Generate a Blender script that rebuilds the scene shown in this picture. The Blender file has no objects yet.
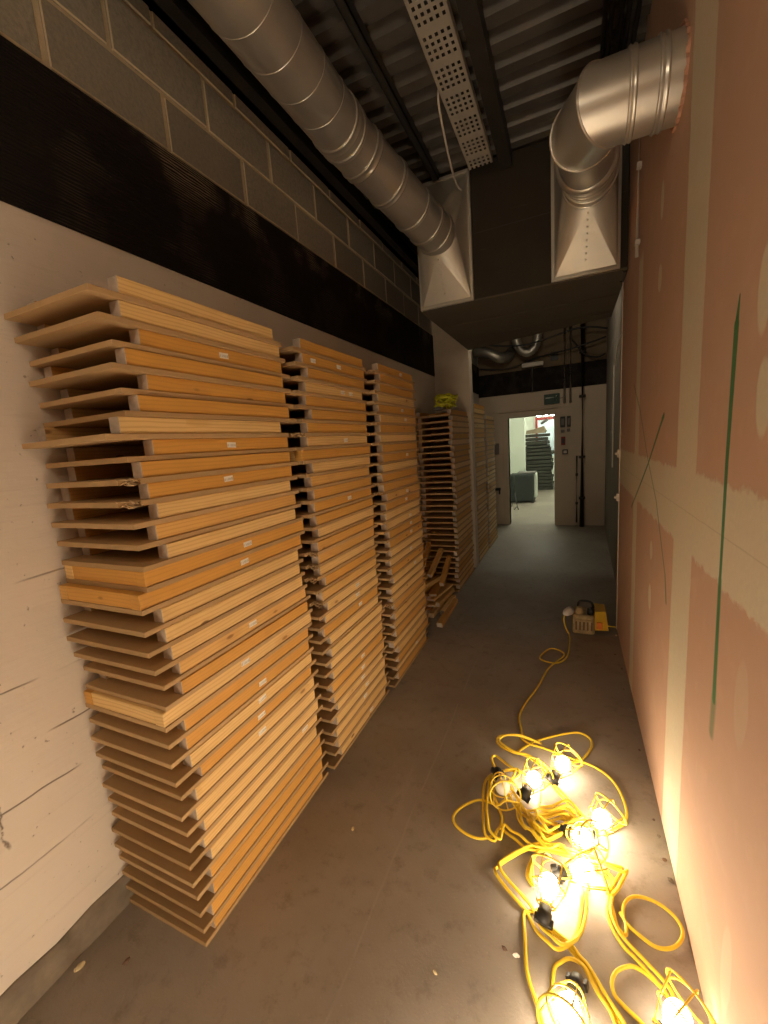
import bpy, bmesh, math, random
from mathutils import Vector, Matrix
C = bpy.context.scene.collection
PI = math.pi
rnd = random.Random(7)

# ------------------------------------------------------------------ node helpers
class NT:
    def __init__(s, name):
        s.m = bpy.data.materials.new(name); s.m.use_nodes = True
        s.t = s.m.node_tree; s.t.nodes.clear()
        s.out = s.n('ShaderNodeOutputMaterial'); s.b = s.n('ShaderNodeBsdfPrincipled')
        s.l(s.b.outputs[0], s.out.inputs[0])
        s._co = None
    def n(s, typ, **kw):
        x = s.t.nodes.new(typ)
        for k, v in kw.items(): setattr(x, k, v)
        return x
    def l(s, a, b): s.t.links.new(a, b)
    def put(s, inp, v):
        if isinstance(v, bpy.types.NodeSocket): s.l(v, inp)
        elif isinstance(v, (tuple, list)) and len(v) == 3 and inp.type == 'RGBA': inp.default_value = (*v, 1)
        else: inp.default_value = v
    def math(s, op, a, b=None, c=None, clamp=False):
        x = s.n('ShaderNodeMath', operation=op, use_clamp=clamp)
        s.put(x.inputs[0], a)
        if b is not None: s.put(x.inputs[1], b)
        if c is not None: s.put(x.inputs[2], c)
        return x.outputs[0]
    def co(s):
        if s._co is None: s._co = s.n('ShaderNodeTexCoord').outputs['Object']
        return s._co
    def xyz(s, v=None):
        x = s.n('ShaderNodeSeparateXYZ'); s.l(v or s.co(), x.inputs[0]); return x.outputs
    def mapping(s, scale=(1,1,1), loc=None, vec=None):
        x = s.n('ShaderNodeMapping'); s.l(vec or s.co(), x.inputs['Vector'])
        x.inputs['Scale'].default_value = scale
        if loc is not None: s.put(x.inputs['Location'], loc)
        return x.outputs[0]
    def noise(s, scale=5, detail=4, rough=.55, vec=None, col=False):
        x = s.n('ShaderNodeTexNoise'); s.l(vec or s.co(), x.inputs['Vector'])
        x.inputs['Scale'].default_value = scale; x.inputs['Detail'].default_value = detail; x.inputs['Roughness'].default_value = rough
        return x.outputs['Color' if col else 'Fac']
    def ramp(s, v, a, b, c0=0., c1=1.):
        x = s.n('ShaderNodeMapRange', interpolation_type='SMOOTHSTEP'); s.put(x.inputs[0], v)
        for i, q in zip((1,2,3,4), (a,b,c0,c1)): x.inputs[i].default_value = q
        return x.outputs[0]
    def mix(s, f, a, b):
        x = s.n('ShaderNodeMix', data_type='RGBA'); s.put(x.inputs['Factor'], f)
        s.put(x.inputs[6], a); s.put(x.inputs[7], b); return x.outputs[2]
    def band(s, v, a, b, soft=.008):
        return s.math('MULTIPLY', s.ramp(v, a-soft, a+soft), s.ramp(v, b-soft, b+soft, 1., 0.))
    def bump(s, h, strength=.3, dist=.01):
        x = s.n('ShaderNodeBump'); x.inputs['Strength'].default_value = strength; x.inputs['Distance'].default_value = dist
        s.l(h, x.inputs['Height']); s.l(x.outputs[0], s.b.inputs['Normal'])
    def fin(s, col, rough=.7, metal=0., spec=.5):
        s.put(s.b.inputs['Base Color'], col); s.put(s.b.inputs['Roughness'], rough)
        s.b.inputs['Metallic'].default_value = metal; s.b.inputs['Specular IOR Level'].default_value = spec
        return s.m

def plain(name, col, rough=.6, metal=0., var=.25, scale=18, bump=.1, spec=.4):
    t = NT(name); f = t.noise(scale, 4)
    c = t.mix(f, tuple(q*(1-var) for q in col), tuple(min(1, q*(1+var)) for q in col))
    if bump: t.bump(f, bump, .004)
    return t.fin(c, rough, metal, spec)

M = {}
# concrete floor
t = NT('concrete_floor')
f1 = t.noise(.9, 5, .6); f2 = t.noise(14, 6, .7); f3 = t.noise(120, 2)
c = t.mix(t.ramp(f1, .3, .72), (.25, .213, .18), (.37, .325, .28))
c = t.mix(t.math('MULTIPLY', t.ramp(f2, .5, .72), .45), c, (.15, .125, .105))
c = t.mix(t.math('MULTIPLY', t.ramp(f3, .62, .75), .4), c, (.40, .35, .30))
X, Y, Z = t.xyz()
wob = t.math('MULTIPLY', t.math('SUBTRACT', t.noise(2.5, 3), .5), .03)
xw = t.math('ADD', X, wob); yw = t.math('ADD', Y, wob)
j1 = t.band(xw, -.648, -.640, .003)
j1 = t.math('MULTIPLY', j1, t.ramp(Y, 3.12, 3.14, 1., 0.))
j2 = t.math('MULTIPLY', t.band(yw, 3.13, 3.138, .004), t.ramp(X, -.66, -.64))
gaps = t.ramp(t.noise(3.5, 2), .38, .5)
jj = t.math('MULTIPLY', t.math('MAXIMUM', j1, j2), gaps)
c = t.mix(t.math('MULTIPLY', jj, .35), c, (.40, .35, .30))
# pale scuffs
sc = t.noise(3.0, 6, .7, t.mapping((1.0, .35, 1)))
c = t.mix(t.math('MULTIPLY', t.ramp(sc, .6, .72), .35), c, (.42, .37, .32))
t.bump(t.math('SUBTRACT', t.math('ADD', f2, t.math('MULTIPLY', f3, .4)), t.math('MULTIPLY', jj, .25)), .25, .006)
M['floor'] = t.fin(c, t.ramp(f1, .2, .8, .55, .8), 0, .35)

# white painted board marked concrete wall
t = NT('white_painted_concrete')
X, Y, Z = t.xyz()
n1 = t.noise(2.2, 5, .6); n2 = t.noise(40, 4, .6)
mp = t.n('ShaderNodeMapping'); t.l(t.co(), mp.inputs['Vector']); mp.inputs['Rotation'].default_value = (-.35, 0, 0); mp.inputs['Scale'].default_value = (1, 1.0, 13)
gr = t.noise(2.6, 5, .65, mp.outputs[0])
c = t.mix(n1, (.60, .53, .455), (.72, .65, .565))
c = t.mix(t.math('MULTIPLY', t.ramp(gr, .56, .70), .22), c, (.50, .42, .34))
zw = t.math('ADD', Z, t.math('MULTIPLY', t.math('SUBTRACT', t.noise(3.2, 3), .5), .035))
crk = None
for zz, g in ((.225, 0), (.42, 1.7), (.63, 4), (.80, 2), (.985, 8), (1.3, 5), (1.62, 3)):
    b_ = t.math('MULTIPLY', t.band(zw, zz-.0025, zz+.0025, .002), t.ramp(t.noise(1.6, 3, .6, t.mapping((1, 1, .2), (g, g, g))), .47, .56))
    crk = b_ if crk is None else t.math('MAXIMUM', crk, b_)
yw = t.math('ADD', Y, t.math('MULTIPLY', t.math('SUBTRACT', t.noise(14, 3), .5), .05))
v1 = t.math('MULTIPLY', t.band(yw, .462, .468, .003), t.band(Z, .52, .72, .01))
v1 = t.math('MULTIPLY', v1, t.ramp(n2, .4, .55))
crk = t.math('MAXIMUM', crk, v1)
sp = t.ramp(t.noise(55, 3, .5), .70, .76)
crk = t.math('MAXIMUM', crk, t.math('MULTIPLY', sp, .6))
c = t.mix(t.math('MULTIPLY', crk, .8), c, (.13, .09, .06))
t.bump(t.math('SUBTRACT', t.math('ADD', t.math('MULTIPLY', gr, .8), t.math('MULTIPLY', n2, .25)), t.math('MULTIPLY', crk, 1.5)), .5, .006)
M['white_wall'] = t.fin(c, .75, 0, .3)

# black painted band with wood grain impression
t = NT('black_painted_band')
w = t.n('ShaderNodeTexWave', wave_type='RINGS', rings_direction='X'); t.l(t.mapping((1, .45, 2.4)), w.inputs['Vector'])
w.inputs['Scale'].default_value = 12; w.inputs['Distortion'].default_value = 7; w.inputs['Detail'].default_value = 3
n = t.noise(3.5, 4); X, Y, Z = t.xyz()
top = t.ramp(Z, 2.70, 2.88)
wear = t.math('MULTIPLY', t.math('MULTIPLY', t.ramp(w.outputs['Fac'], .55, .9), t.ramp(n, .48, .62)), t.math('ADD', .2, t.math('MULTIPLY', top, 1.0)))
wear = t.math('MAXIMUM', wear, t.math('MULTIPLY', t.ramp(t.noise(26, 5, .7), .68, .74), .5))
c = t.mix(wear, (.013, .010, .009), (.20, .16, .115))
t.bump(w.outputs['Fac'], .35, .006)
M['black_band'] = t.fin(c, .72, 0, .12)

# blockwork
t = NT('concrete_block')
g = t.n('ShaderNodeNewGeometry').outputs['Random Per Island']
n1 = t.noise(60, 5, .7); n2 = t.noise(5, 4)
c = t.mix(g, (.215, .198, .165), (.30, .275, .225))
c = t.mix(t.math('MULTIPLY', t.ramp(n1, .35, .7), .5), c, (.15, .137, .115))
c = t.mix(t.math('MULTIPLY', t.ramp(n2, .55, .75), .4), c, (.30, .26, .19))
t.bump(n1, .45, .006)
M['block'] = t.fin(c, .92, 0, .15)
t = NT('mortar'); n1 = t.noise(22, 5, .7)
c = t.mix(n1, (.36, .30, .20), (.60, .50, .35)); t.bump(n1, .6, .01)
M['mortar'] = t.fin(c, .95, 0, .1)
M['curb'] = plain('grimy_concrete_kerb', (.20, .165, .125), .9, 0, .75, 12, .6, .15)
M['pier'] = plain('pale_painted_pier', (.58, .50, .40), .8, 0, .12, 7, .2, .2)

# pink plasterboard with filler bands and green spray marks
t = NT('pink_plasterboard')
X, Y, Z = t.xyz()
n1 = t.noise(1.3, 4); n2 = t.noise(9, 5, .6); n3 = t.noise(60, 4, .6)
wob = t.math('MULTIPLY', t.math('SUBTRACT', n2, .5), .035)
wob2 = t.math('MULTIPLY', t.math('SUBTRACT', t.noise(26, 3, .6), .5), .045)
c = t.mix(n1, (.52, .34, .245), (.60, .405, .30))
c = t.mix(t.math('MULTIPLY', t.ramp(n2, .5, .7), .25), c, (.66, .47, .36))
yw = t.math('ADD', Y, t.math('MULTIPLY', wob, .5)); zw = t.math('ADD', Z, t.math('ADD', wob2, wob))
fill = t.band(yw, 1.530, 1.785, .006)
fill = t.math('MAXIMUM', fill, t.math('MULTIPLY', t.band(yw, 2.715, 2.865, .006), t.ramp(Z, 2.50, 2.56, 1., 0.)))
fill = t.math('MAXIMUM', fill, t.band(yw, .33, .56, .006))
fill = t.math('MAXIMUM', fill, t.band(zw, 1.215, 1.475, .008))
def dab(y, z, ry, rz, f):
    d = t.math('SQRT', t.math('ADD', t.math('POWER', t.math('DIVIDE', t.math('SUBTRACT', yw, y), ry), 2.), t.math('POWER', t.math('DIVIDE', t.math('SUBTRACT', t.math('ADD', Z, wob), z), rz), 2.)))
    return t.math('MAXIMUM', f, t.ramp(d, .85, 1.1, 1., 0.))
for d in ((2.228, 2.25, .04, .055), (2.228, 2.55, .035, .075), (2.23, 1.05, .035, .045), (2.23, .82, .035, .065), (1.105, 1.88, .035, .085), (1.075, 1.67, .035, .075)):
    fill = dab(*d, fill)
faint = dab(1.075, 1.0, .04, .11, 0.); faint = dab(1.05, .30, .035, .13, faint); fill = t.math('MAXIMUM', fill, t.math('MULTIPLY', faint, .3))
fc = t.mix(n3, (.59, .535, .405), (.70, .645, .50))
fc = t.mix(t.math('MULTIPLY', t.ramp(n2, .35, .6), .35), fc, (.66, .55, .42))
tapeline = t.math('MULTIPLY', t.band(t.math('ADD', Z, t.math('MULTIPLY', wob, .2)), 1.343, 1.346, .002), .5)
c = t.mix(fill, c, fc); c = t.mix(tapeline, c, (.42, .36, .25))
# grubby lower scuffs
c = t.mix(t.math('MULTIPLY', t.ramp(t.noise(4, 6, .7, t.mapping((1, 1.6, .5))), .6, .75), .3), c, (.45, .36, .27))
def stroke(y0, z0, y1, z1, w0, w1, soft, alpha, prev):
    L2 = (y1-y0)**2 + (z1-z0)**2
    dy = t.math('SUBTRACT', Y, y0); dz = t.math('SUBTRACT', Z, z0)
    u = t.math('DIVIDE', t.math('ADD', t.math('MULTIPLY', dy, y1-y0), t.math('MULTIPLY', dz, z1-z0)), L2, clamp=True)
    ey = t.math('SUBTRACT', dy, t.math('MULTIPLY', u, y1-y0)); ez = t.math('SUBTRACT', dz, t.math('MULTIPLY', u, z1-z0))
    d = t.math('SQRT', t.math('ADD', t.math('POWER', ey, 2.), t.math('POWER', ez, 2.)))
    wd = t.math('ADD', w0, t.math('MULTIPLY', u, w1-w0))
    q = t.math('DIVIDE', t.math('SUBTRACT', d, wd), soft)
    m_ = t.math('MULTIPLY', t.ramp(q, 0., 1., 1., 0.), alpha)
    return m_ if prev is None else t.math('MAXIMUM', prev, m_)
g = stroke(1.241, 1.906, 1.251, 1.845, .002, .011, .004, .95, None)
g = stroke(1.251, 1.845, 1.261, 1.535, .013, .009, .006, .92, g)
g = stroke(1.261, 1.535, 1.259, 1.23, .009, .0065, .006, .92, g)
g = stroke(1.259, 1.23, 1.251, .90, .0065, .009, .011, .92, g)
g = stroke(1.251, .90, 1.256, .80, .009, .007, .02, .55, g)
g = stroke(2.04, 1.671, 2.075, 1.652, .008, .009, .008, .9, g)
g = stroke(2.06, 1.66, 2.387, 1.447, .007, .004, .008, .85, g)
g = stroke(2.387, 1.447, 2.624, 1.315, .004, .004, .009, .8, g)
g = stroke(2.624, 1.315, 2.95, 1.14, .004, .003, .012, .65, g)
g = stroke(2.965, 1.881, 2.697, 1.722, .002, .003, .012, .5, g)
g = stroke(2.697, 1.722, 2.391, 1.466, .003, .003, .008, .6, g)
g = stroke(2.391, 1.466, 2.149, 1.303, .003, .003, .008, .55, g)
g = stroke(2.149, 1.303, 1.906, 1.033, .003, .003, .009, .65, g)
g = stroke(1.906, 1.033, 1.868, .933, .003, .004, .012, .75, g)
c = t.mix(g, c, (.035, .19, .075))
t.bump(t.math('ADD', t.math('MULTIPLY', fill, .5), t.math('MULTIPLY', n3, .25)), .35, .004)
M['pink_board'] = t.fin(c, .8, 0, .25)
M['plaster_edge'] = plain('plaster_edge', (.60, .52, .44), .8, 0, .2, 20, .2)
M['torn_pink'] = plain('torn_pink_edge', (.50, .27, .18), .9, 0, .5, 40, .5)

M['grey_wall'] = plain('grey_plaster', (.26, .235, .20), .8, 0, .2, 4, .15, .2)
M['far_wall'] = plain('far_white_paint', (.56, .47, .37), .75, 0, .12, 3, .1, .3)
M['far_upper'] = plain('far_brown_plaster', (.17, .125, .08), .9, 0, .4, 4, .3, .1)
M['dark_void'] = plain('dark_painted_soffit', (.022, .019, .016), .85, 0, .3, 5, .1, .15)

# black plenum board
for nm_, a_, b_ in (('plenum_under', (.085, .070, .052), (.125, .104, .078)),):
    t = NT('lighter_plenum_underside'); n1 = t.noise(3, 5, .6); M[nm_] = t.fin(t.mix(n1, a_, b_), .8, 0, .2)  # underside board in a lighter tone than the casing
t = NT('dark_plenum_board'); n1 = t.noise(3, 5, .6); n2 = t.noise(3.5, 6, .7, t.mapping((1, 1, 8)))
c = t.mix(n1, (.030, .025, .019), (.055, .046, .035))
c = t.mix(t.math('MULTIPLY', t.ramp(n2, .62, .72), .3), c, (.10, .085, .06)); t.bump(n2, .2, .004)
M['plenum'] = t.fin(c, .75, 0, .25)

# galvanised metal
def galv(name, a, b, rough, metal=.9):
    t = NT(name); v = t.n('ShaderNodeTexVoronoi'); t.l(t.co(), v.inputs['Vector']); v.inputs['Scale'].default_value = 26
    n = t.noise(6, 4); k = t.math('ADD', t.math('MULTIPLY', v.outputs['Color'], .12), t.math('MULTIPLY', n, .88))
    c = t.mix(k, a, b)
    r = t.ramp(n, .2, .8, rough-.04, rough+.06)
    return t.fin(c, r, metal, .5)
M['galv'] = galv('galvanised_duct', (.58, .55, .495), (.74, .71, .645), .31, .74)
M['galv_dull'] = galv('galvanised_sheet', (.55, .52, .455), (.74, .70, .62), .42, .62)
M['galv_tray'] = galv('galvanised_tray', (.50, .475, .42), (.70, .66, .58), .5, .45)
M['deck'] = galv('dusty_steel_deck', (.12, .11, .10), (.22, .205, .185), .42, .5)
M['dark_steel'] = plain('dark_steel', (.06, .057, .052), .5, .5, .3, 8, .05)
M['black_pipe'] = plain('black_pipe', (.06, .056, .05), .3, .4, .2, 8, .0)
M['pale_conduit'] = plain('pale_conduit', (.66, .60, .52), .5, .0, .1, 8, .0)

# pine batten
def wood(name, axis):
    t = NT(name)
    oi = t.n('ShaderNodeObjectInfo'); r = oi.outputs['Random']
    off = t.n('ShaderNodeCombineXYZ')
    for i in range(3): t.l(t.math('MULTIPLY', r, (37., 91., 53.)[i]), off.inputs[i])
    s_ = [16., 16., 16.]; s_[axis] = 1.3
    gr = t.noise(1.0, 5, .6, t.mapping(tuple(s_), off.outputs[0]))
    s2 = [5., 5., 5.]; s2[axis] = .9
    w = t.n('ShaderNodeTexWave', wave_type='BANDS', bands_direction='Z'); t.l(t.mapping(tuple(s2), off.outputs[0]), w.inputs['Vector'])
    w.inputs['Scale'].default_value = 5; w.inputs['Distortion'].default_value = 6; w.inputs['Detail'].default_value = 2; w.inputs['Detail Scale'].default_value = .7
    pale = t.mix(gr, (.68, .44, .165), (.82, .59, .28))
    oran = t.mix(gr, (.58, .285, .055), (.70, .39, .10))
    rr = t.math('FRACT', t.math('MULTIPLY', r, 7.31))
    c = t.mix(t.ramp(rr, .38, .66), pale, oran)
    c = t.mix(t.math('MULTIPLY', t.ramp(w.outputs['Fac'], .5, 1.), .38), c, (.48, .25, .07))
    sk = [16., 16., 16.]; sk[axis] = 6.; sk[1-axis] = 0.
    v = t.n('ShaderNodeTexVoronoi'); t.l(t.mapping(tuple(sk), off.outputs[0]), v.inputs['Vector']); v.inputs['Scale'].default_value = 1
    kr = t.n('ShaderNodeSeparateColor'); t.l(v.outputs['Color'], kr.inputs[0])
    kn = t.math('MULTIPLY', t.ramp(v.outputs['Distance'], .07, .15, 1., 0.), t.ramp(kr.outputs[0], .52, .56))
    c = t.mix(t.math('MULTIPLY', kn, .85), c, (.15, .06, .018))
    hal = t.math('MULTIPLY', t.ramp(v.outputs['Distance'], .2, .5, 1., 0.), t.ramp(kr.outputs[0], .70, .74))
    c = t.mix(t.math('MULTIPLY', hal, .3), c, (.50, .26, .08))
    t.bump(gr, .15, .003)
    return t.fin(c, .6, 0, .3)
M['pine_y'] = wood('pine_along', 1); M['pine_x'] = wood('pine_across', 0)
M['end_grain'] = plain('pine_end_grain', (.47, .395, .33), .85, 0, .3, 60, .2, .2)
t = NT('tan_board'); r = t.n('ShaderNodeObjectInfo').outputs['Random']; n = t.noise(30, 4)
c = t.mix(r, (.40, .26, .125), (.52, .35, .18)); c = t.mix(t.math('MULTIPLY', n, .4), c, (.32, .205, .10)); t.bump(n, .1, .003)
M['board'] = t.fin(c, .75, 0, .2)
M['splinter'] = plain('splintered_wood', (.60, .42, .23), .8, 0, .3, 40, .1)
t = NT('paper_label'); X, Y, Z = t.xyz()
bars = t.math('GREATER_THAN', t.noise(420, 0, .5, t.mapping((0, 1, 0))), .52)
mk = t.math('MULTIPLY', bars, t.band(Z, -.006, .003, .0005))
c = t.mix(t.math('MULTIPLY', mk, .7), (.80, .77, .72), (.12, .11, .1)); M['label'] = t.fin(c, .6, 0, .3)

def emis(name, col, st):
    m = bpy.data.materials.new(name); m.use_nodes = True; nt = m.node_tree; nt.nodes.clear()
    e = nt.nodes.new('ShaderNodeEmission'); o = nt.nodes.new('ShaderNodeOutputMaterial')
    e.inputs[0].default_value = (*col, 1); e.inputs[1].default_value = st; nt.links.new(e.outputs[0], o.inputs[0]); return m
M['bulb'] = emis('lit_bulb', (1., .82, .59), 45.)
M['bulb_strong'] = emis('strong_lit_bulb', (1., .82, .59), 140.)
M['bulb_fill'] = emis('fill_lit_bulb', (1., .82, .59), 230.)
M['bulb_weak'] = emis('weak_lit_bulb', (1., .82, .59), 20.)
M['tube'] = emis('cool_tube', (1., .97, .76), 44.)
M['fill_glass'] = emis('fill_lamp_glow', (1., .84, .62), 46.)
M['bulb_off'] = plain('unlit_bulb', (.7, .68, .62), .25, 0, .05, 10, 0)
M['yellow'] = plain('yellow_cable', (.78, .55, .035), .45, 0, .12, 30, 0)
M['cage'] = plain('yellow_plastic', (.82, .58, .06), .4, 0, .08, 20, 0)
M['black'] = plain('black_plastic', (.018, .017, .016), .5, 0, .2, 20, 0)
M['dirty_yellow'] = plain('dusty_yellow_housing', (.42, .34, .19), .8, 0, .6, 30, .2)
M['bright_yellow'] = plain('yellow_housing', (.70, .44, .03), .5, 0, .2, 15, .05)
M['orange'] = plain('orange_sticker', (.75, .22, .04), .5, 0, .1, 15, 0)
M['white_plastic'] = plain('white_plastic', (.75, .70, .66), .4, 0, .08, 15, 0)
M['lime'] = plain('lime_cable', (.62, .62, .03), .5, 0, .25, 20, 0)
M['red'] = plain('red_paint', (.26, .022, .02), .5, 0, .1, 15, 0)
M['green_sign'] = plain('green_sign', (.008, .045, .03), .5, 0, .2, 15, 0)
M['sign_white'] = plain('sign_white', (.35, .4, .36), .5, 0, .05, 15, 0)
M['charcoal'] = plain('charcoal_cabinet', (.035, .042, .042), .55, 0, .15, 8, .05)
M['grey_box'] = plain('grey_plastic', (.16, .155, .15), .5, 0, .1, 12, 0)
M['room_wall'] = plain('room_white', (.80, .86, .78), .7, 0, .05, 3, .05)
M['room_blue'] = plain('frosted_screen', (.60, .74, .82), .5, 0, .05, 3, .0)
M['dark_slab'] = plain('dark_slab', (.055, .055, .045), .8, 0, .4, 9, .3)
M['tan_sheet'] = plain('tan_sheet', (.36, .29, .20), .85, 0, .25, 9, .3)
M['foil'] = galv('crinkled_foil', (.35, .33, .29), (.55, .52, .46), .4, .8)
M['chip'] = plain('pale_chip', (.66, .55, .33), .8, 0, .2, 30, .1)
M['rust'] = plain('rusty_debris', (.16, .10, .07), .9, 0, .3, 30, .2)
M['lamp_white'] = plain('lamp_housing', (.62, .56, .48), .5, 0, .05, 10, 0)

# ------------------------------------------------------------------ mesh helpers
def box(bm, x0, x1, y0, y1, z0, z1, mi=0, bev=0.):
    vs = [bm.verts.new((x, y, z)) for x in (x0, x1) for y in (y0, y1) for z in (z0, z1)]
    q = [(0,1,3,2), (4,6,7,5), (0,4,5,1), (2,3,7,6), (0,2,6,4), (1,5,7,3)]
    fs = [bm.faces.new([vs[i] for i in f]) for f in q]
    for f in fs: f.material_index = mi
    if bev:
        es = list({e for f in fs for e in f.edges})
        bmesh.ops.bevel(bm, geom=es, offset=bev, segments=1, affect='EDGES', profile=.5)
    return fs
def frame_of(d):
    d = d.normalized(); up = Vector((0,0,1)) if abs(d.z) < .9 else Vector((1,0,0))
    a = d.cross(up).normalized(); b = a.cross(d).normalized(); return a, b
def ring_faces(bm, A, B, mi=0, smooth=True):
    n = len(A)
    for i in range(n):
        f = bm.faces.new((A[i], A[(i+1) % n], B[(i+1) % n], B[i])); f.material_index = mi; f.smooth = smooth
def mitre(bm, pts, r, seg=40, caps=False, mi=0, n0=None, n1=None):
    """cylinders along a polyline, cut on the bisecting planes like a gored duct elbow"""
    pts = [Vector(p) for p in pts]; d = [(pts[i+1]-pts[i]).normalized() for i in range(len(pts)-1)]
    a, b = frame_of(d[0])
    cur = [pts[0] + r*(math.cos(2*PI*k/seg)*a + math.sin(2*PI*k/seg)*b) for k in range(seg)]
    if n0 is not None: cur = [p + d[0]*((pts[0]-p).dot(n0)/d[0].dot(n0)) for p in cur]
    rows = [[bm.verts.new(p) for p in cur]]
    for i in range(1, len(pts)):
        nrm = (d[i-1] if n1 is None else n1) if i == len(pts)-1 else (d[i-1]+d[i]).normalized()
        cur = [p + d[i-1]*((pts[i]-p).dot(nrm)/d[i-1].dot(nrm)) for p in cur]
        rows.append([bm.verts.new(p) for p in cur])
    for A, B in zip(rows, rows[1:]): ring_faces(bm, A, B, mi)
    if caps:
        for R in (rows[0], rows[-1]): bm.faces.new(R).material_index = mi
    return rows
def smooth_path(pts, n=6, closed=False):
    P = [Vector(p) for p in pts]; out = []
    for i in range(len(P)-1):
        p0 = P[max(i-1, 0)]; p1 = P[i]; p2 = P[i+1]; p3 = P[min(i+2, len(P)-1)]
        for k in range(n):
            u = k/n
            out.append(.5*((2*p1) + (p2-p0)*u + (2*p0-5*p1+4*p2-p3)*u*u + (3*p1-p0-3*p2+p3)*u**3))
    out.append(P[-1]); return out
def tube(bm, pts, r, seg=8, mi=0, caps=True):
    pts = [Vector(p) for p in pts]; n = len(pts); rows = []; a = None
    for i in range(n):
        d = (pts[min(i+1, n-1)] - pts[max(i-1, 0)])
        d = d.normalized() if d.length > 1e-9 else Vector((0,1,0))
        if a is None: a, b = frame_of(d)
        else:
            a = (a - d*a.dot(d)); a = a.normalized() if a.length > 1e-6 else frame_of(d)[0]; b = d.cross(a)
        rr = r[i] if isinstance(r, (list, tuple)) else r
        rows.append([bm.verts.new(pts[i] + rr*(math.cos(2*PI*k/seg)*a + math.sin(2*PI*k/seg)*b)) for k in range(seg)])
    for A, B in zip(rows, rows[1:]): ring_faces(bm, A, B, mi)
    if caps:
        for R in (rows[0], rows[-1]): bm.faces.new(R).material_index = mi
def ring(bm, c, axis, R, r, seg=28, ts=8, mi=0):
    c = Vector(c); a, b = frame_of(Vector(axis)); ax = Vector(axis).normalized(); rows = []
    for i in range(seg):
        e = math.cos(2*PI*i/seg)*a + math.sin(2*PI*i/seg)*b
        rows.append([bm.verts.new(c + e*(R + r*math.cos(2*PI*k/ts)) + ax*r*math.sin(2*PI*k/ts)) for k in range(ts)])
    for i in range(seg): ring_faces(bm, rows[i], rows[(i+1) % seg], mi)
def lathe(bm, c, axis, prof, seg=20, mi=0, caps=True):
    c = Vector(c); ax = Vector(axis).normalized(); a, b = frame_of(ax); rows = []
    for (h, r) in prof:
        rows.append([bm.verts.new(c + ax*h + r*(math.cos(2*PI*k/seg)*a + math.sin(2*PI*k/seg)*b)) for k in range(seg)])
    for A, B in zip(rows, rows[1:]): ring_faces(bm, A, B, mi)
    if caps:
        for R in (rows[0], rows[-1]): bm.faces.new(R).material_index = mi
def mesh(name, bm, mats):
    bmesh.ops.recalc_face_normals(bm, faces=bm.faces[:])
    me = bpy.data.meshes.new(name); bm.to_mesh(me); bm.free()
    for m in (mats if isinstance(mats, (list, tuple)) else [mats]): me.materials.append(m)
    return me
def link(name, me, parent=None, loc=(0,0,0), rot=(0,0,0)):
    o = bpy.data.objects.new(name, me); C.objects.link(o); o.location = loc; o.rotation_euler = rot
    if parent: o.parent = parent
    return o
def obj(name, bm, mats, parent=None, loc=(0,0,0), rot=(0,0,0)): return link(name, mesh(name, bm, mats), parent, loc, rot)
def tag(o, label, cat, group=None):
    o['label'] = label; o['category'] = cat
    if group: o['group'] = group
    return o
def thing(name, label, cat, loc=(0,0,0), rot=(0,0,0), group=None):
    o = bpy.data.objects.new(name, None); C.objects.link(o); o.location = loc; o.rotation_euler = rot; o.empty_display_size = .1
    return tag(o, label, cat, group)
def struct(name, bm, mats): o = obj(name, bm, mats); o['kind'] = 'structure'; return o
def bx(*a, **k): bm = bmesh.new(); box(bm, *a, **k); return bm

# ------------------------------------------------------------------ camera
cam = bpy.data.cameras.new('camera'); co = bpy.data.objects.new('camera', cam); C.objects.link(co)
yaw, pit, rol = (math.radians(q) for q in (24.794, 9.155, 4.189))
f = Vector((-math.sin(yaw)*math.cos(pit), math.cos(yaw)*math.cos(pit), -math.sin(pit)))
r = Vector((math.cos(yaw), math.sin(yaw), 0)); d = f.cross(r)
r2 = math.cos(rol)*r + math.sin(rol)*d; d2 = -math.sin(rol)*r + math.cos(rol)*d
Rm = Matrix((r2, -d2, -f)).transposed().to_4x4(); Rm.translation = (0, 0, 1.63); co.matrix_world = Rm
cam.sensor_fit = 'VERTICAL'; cam.sensor_height = 36; cam.sensor_width = 27; cam.lens = 410.5/1024*36; cam.clip_start = .02
bpy.context.scene.camera = co

XL, XR = -1.535, .347
YF = 7.85      # far wall
# ------------------------------------------------------------------ setting
bm = bmesh.new(); box(bm, -2.6, 1.3, -1.75, 15.2, -.1, 0); struct('floor', bm, M['floor'])
bm = bmesh.new(); box(bm, XL-.2, XL, -1.6, YF, 0, 2.43); struct('wall_left', bm, M['white_wall'])
bm = bmesh.new()
n = 60
row = []
prng = random.Random(3)
for i in range(n+1):
    y = -1.6 + (6.7)*i/n
    dz = prng.uniform(-.008, .008); dx = prng.uniform(-.004, .004)
    row.append([bm.verts.new(p) for p in ((XL, y, 0), (XL+.022+dx, y, 0), (XL+.018+dx, y, .085+dz), (XL+.006, y, .104+dz), (XL, y, .106+dz))])
for A, B in zip(row, row[1:]):
    for k in range(4): bm.faces.new((A[k], A[k+1], B[k+1], B[k]))
struct('baseboard_left', bm, M['curb'])
bm = bmesh.new(); box(bm, XL-.2, XL+.010, -1.6, YF, 2.425, 2.900); struct('trim_1', bm, M['black_band'])
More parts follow.
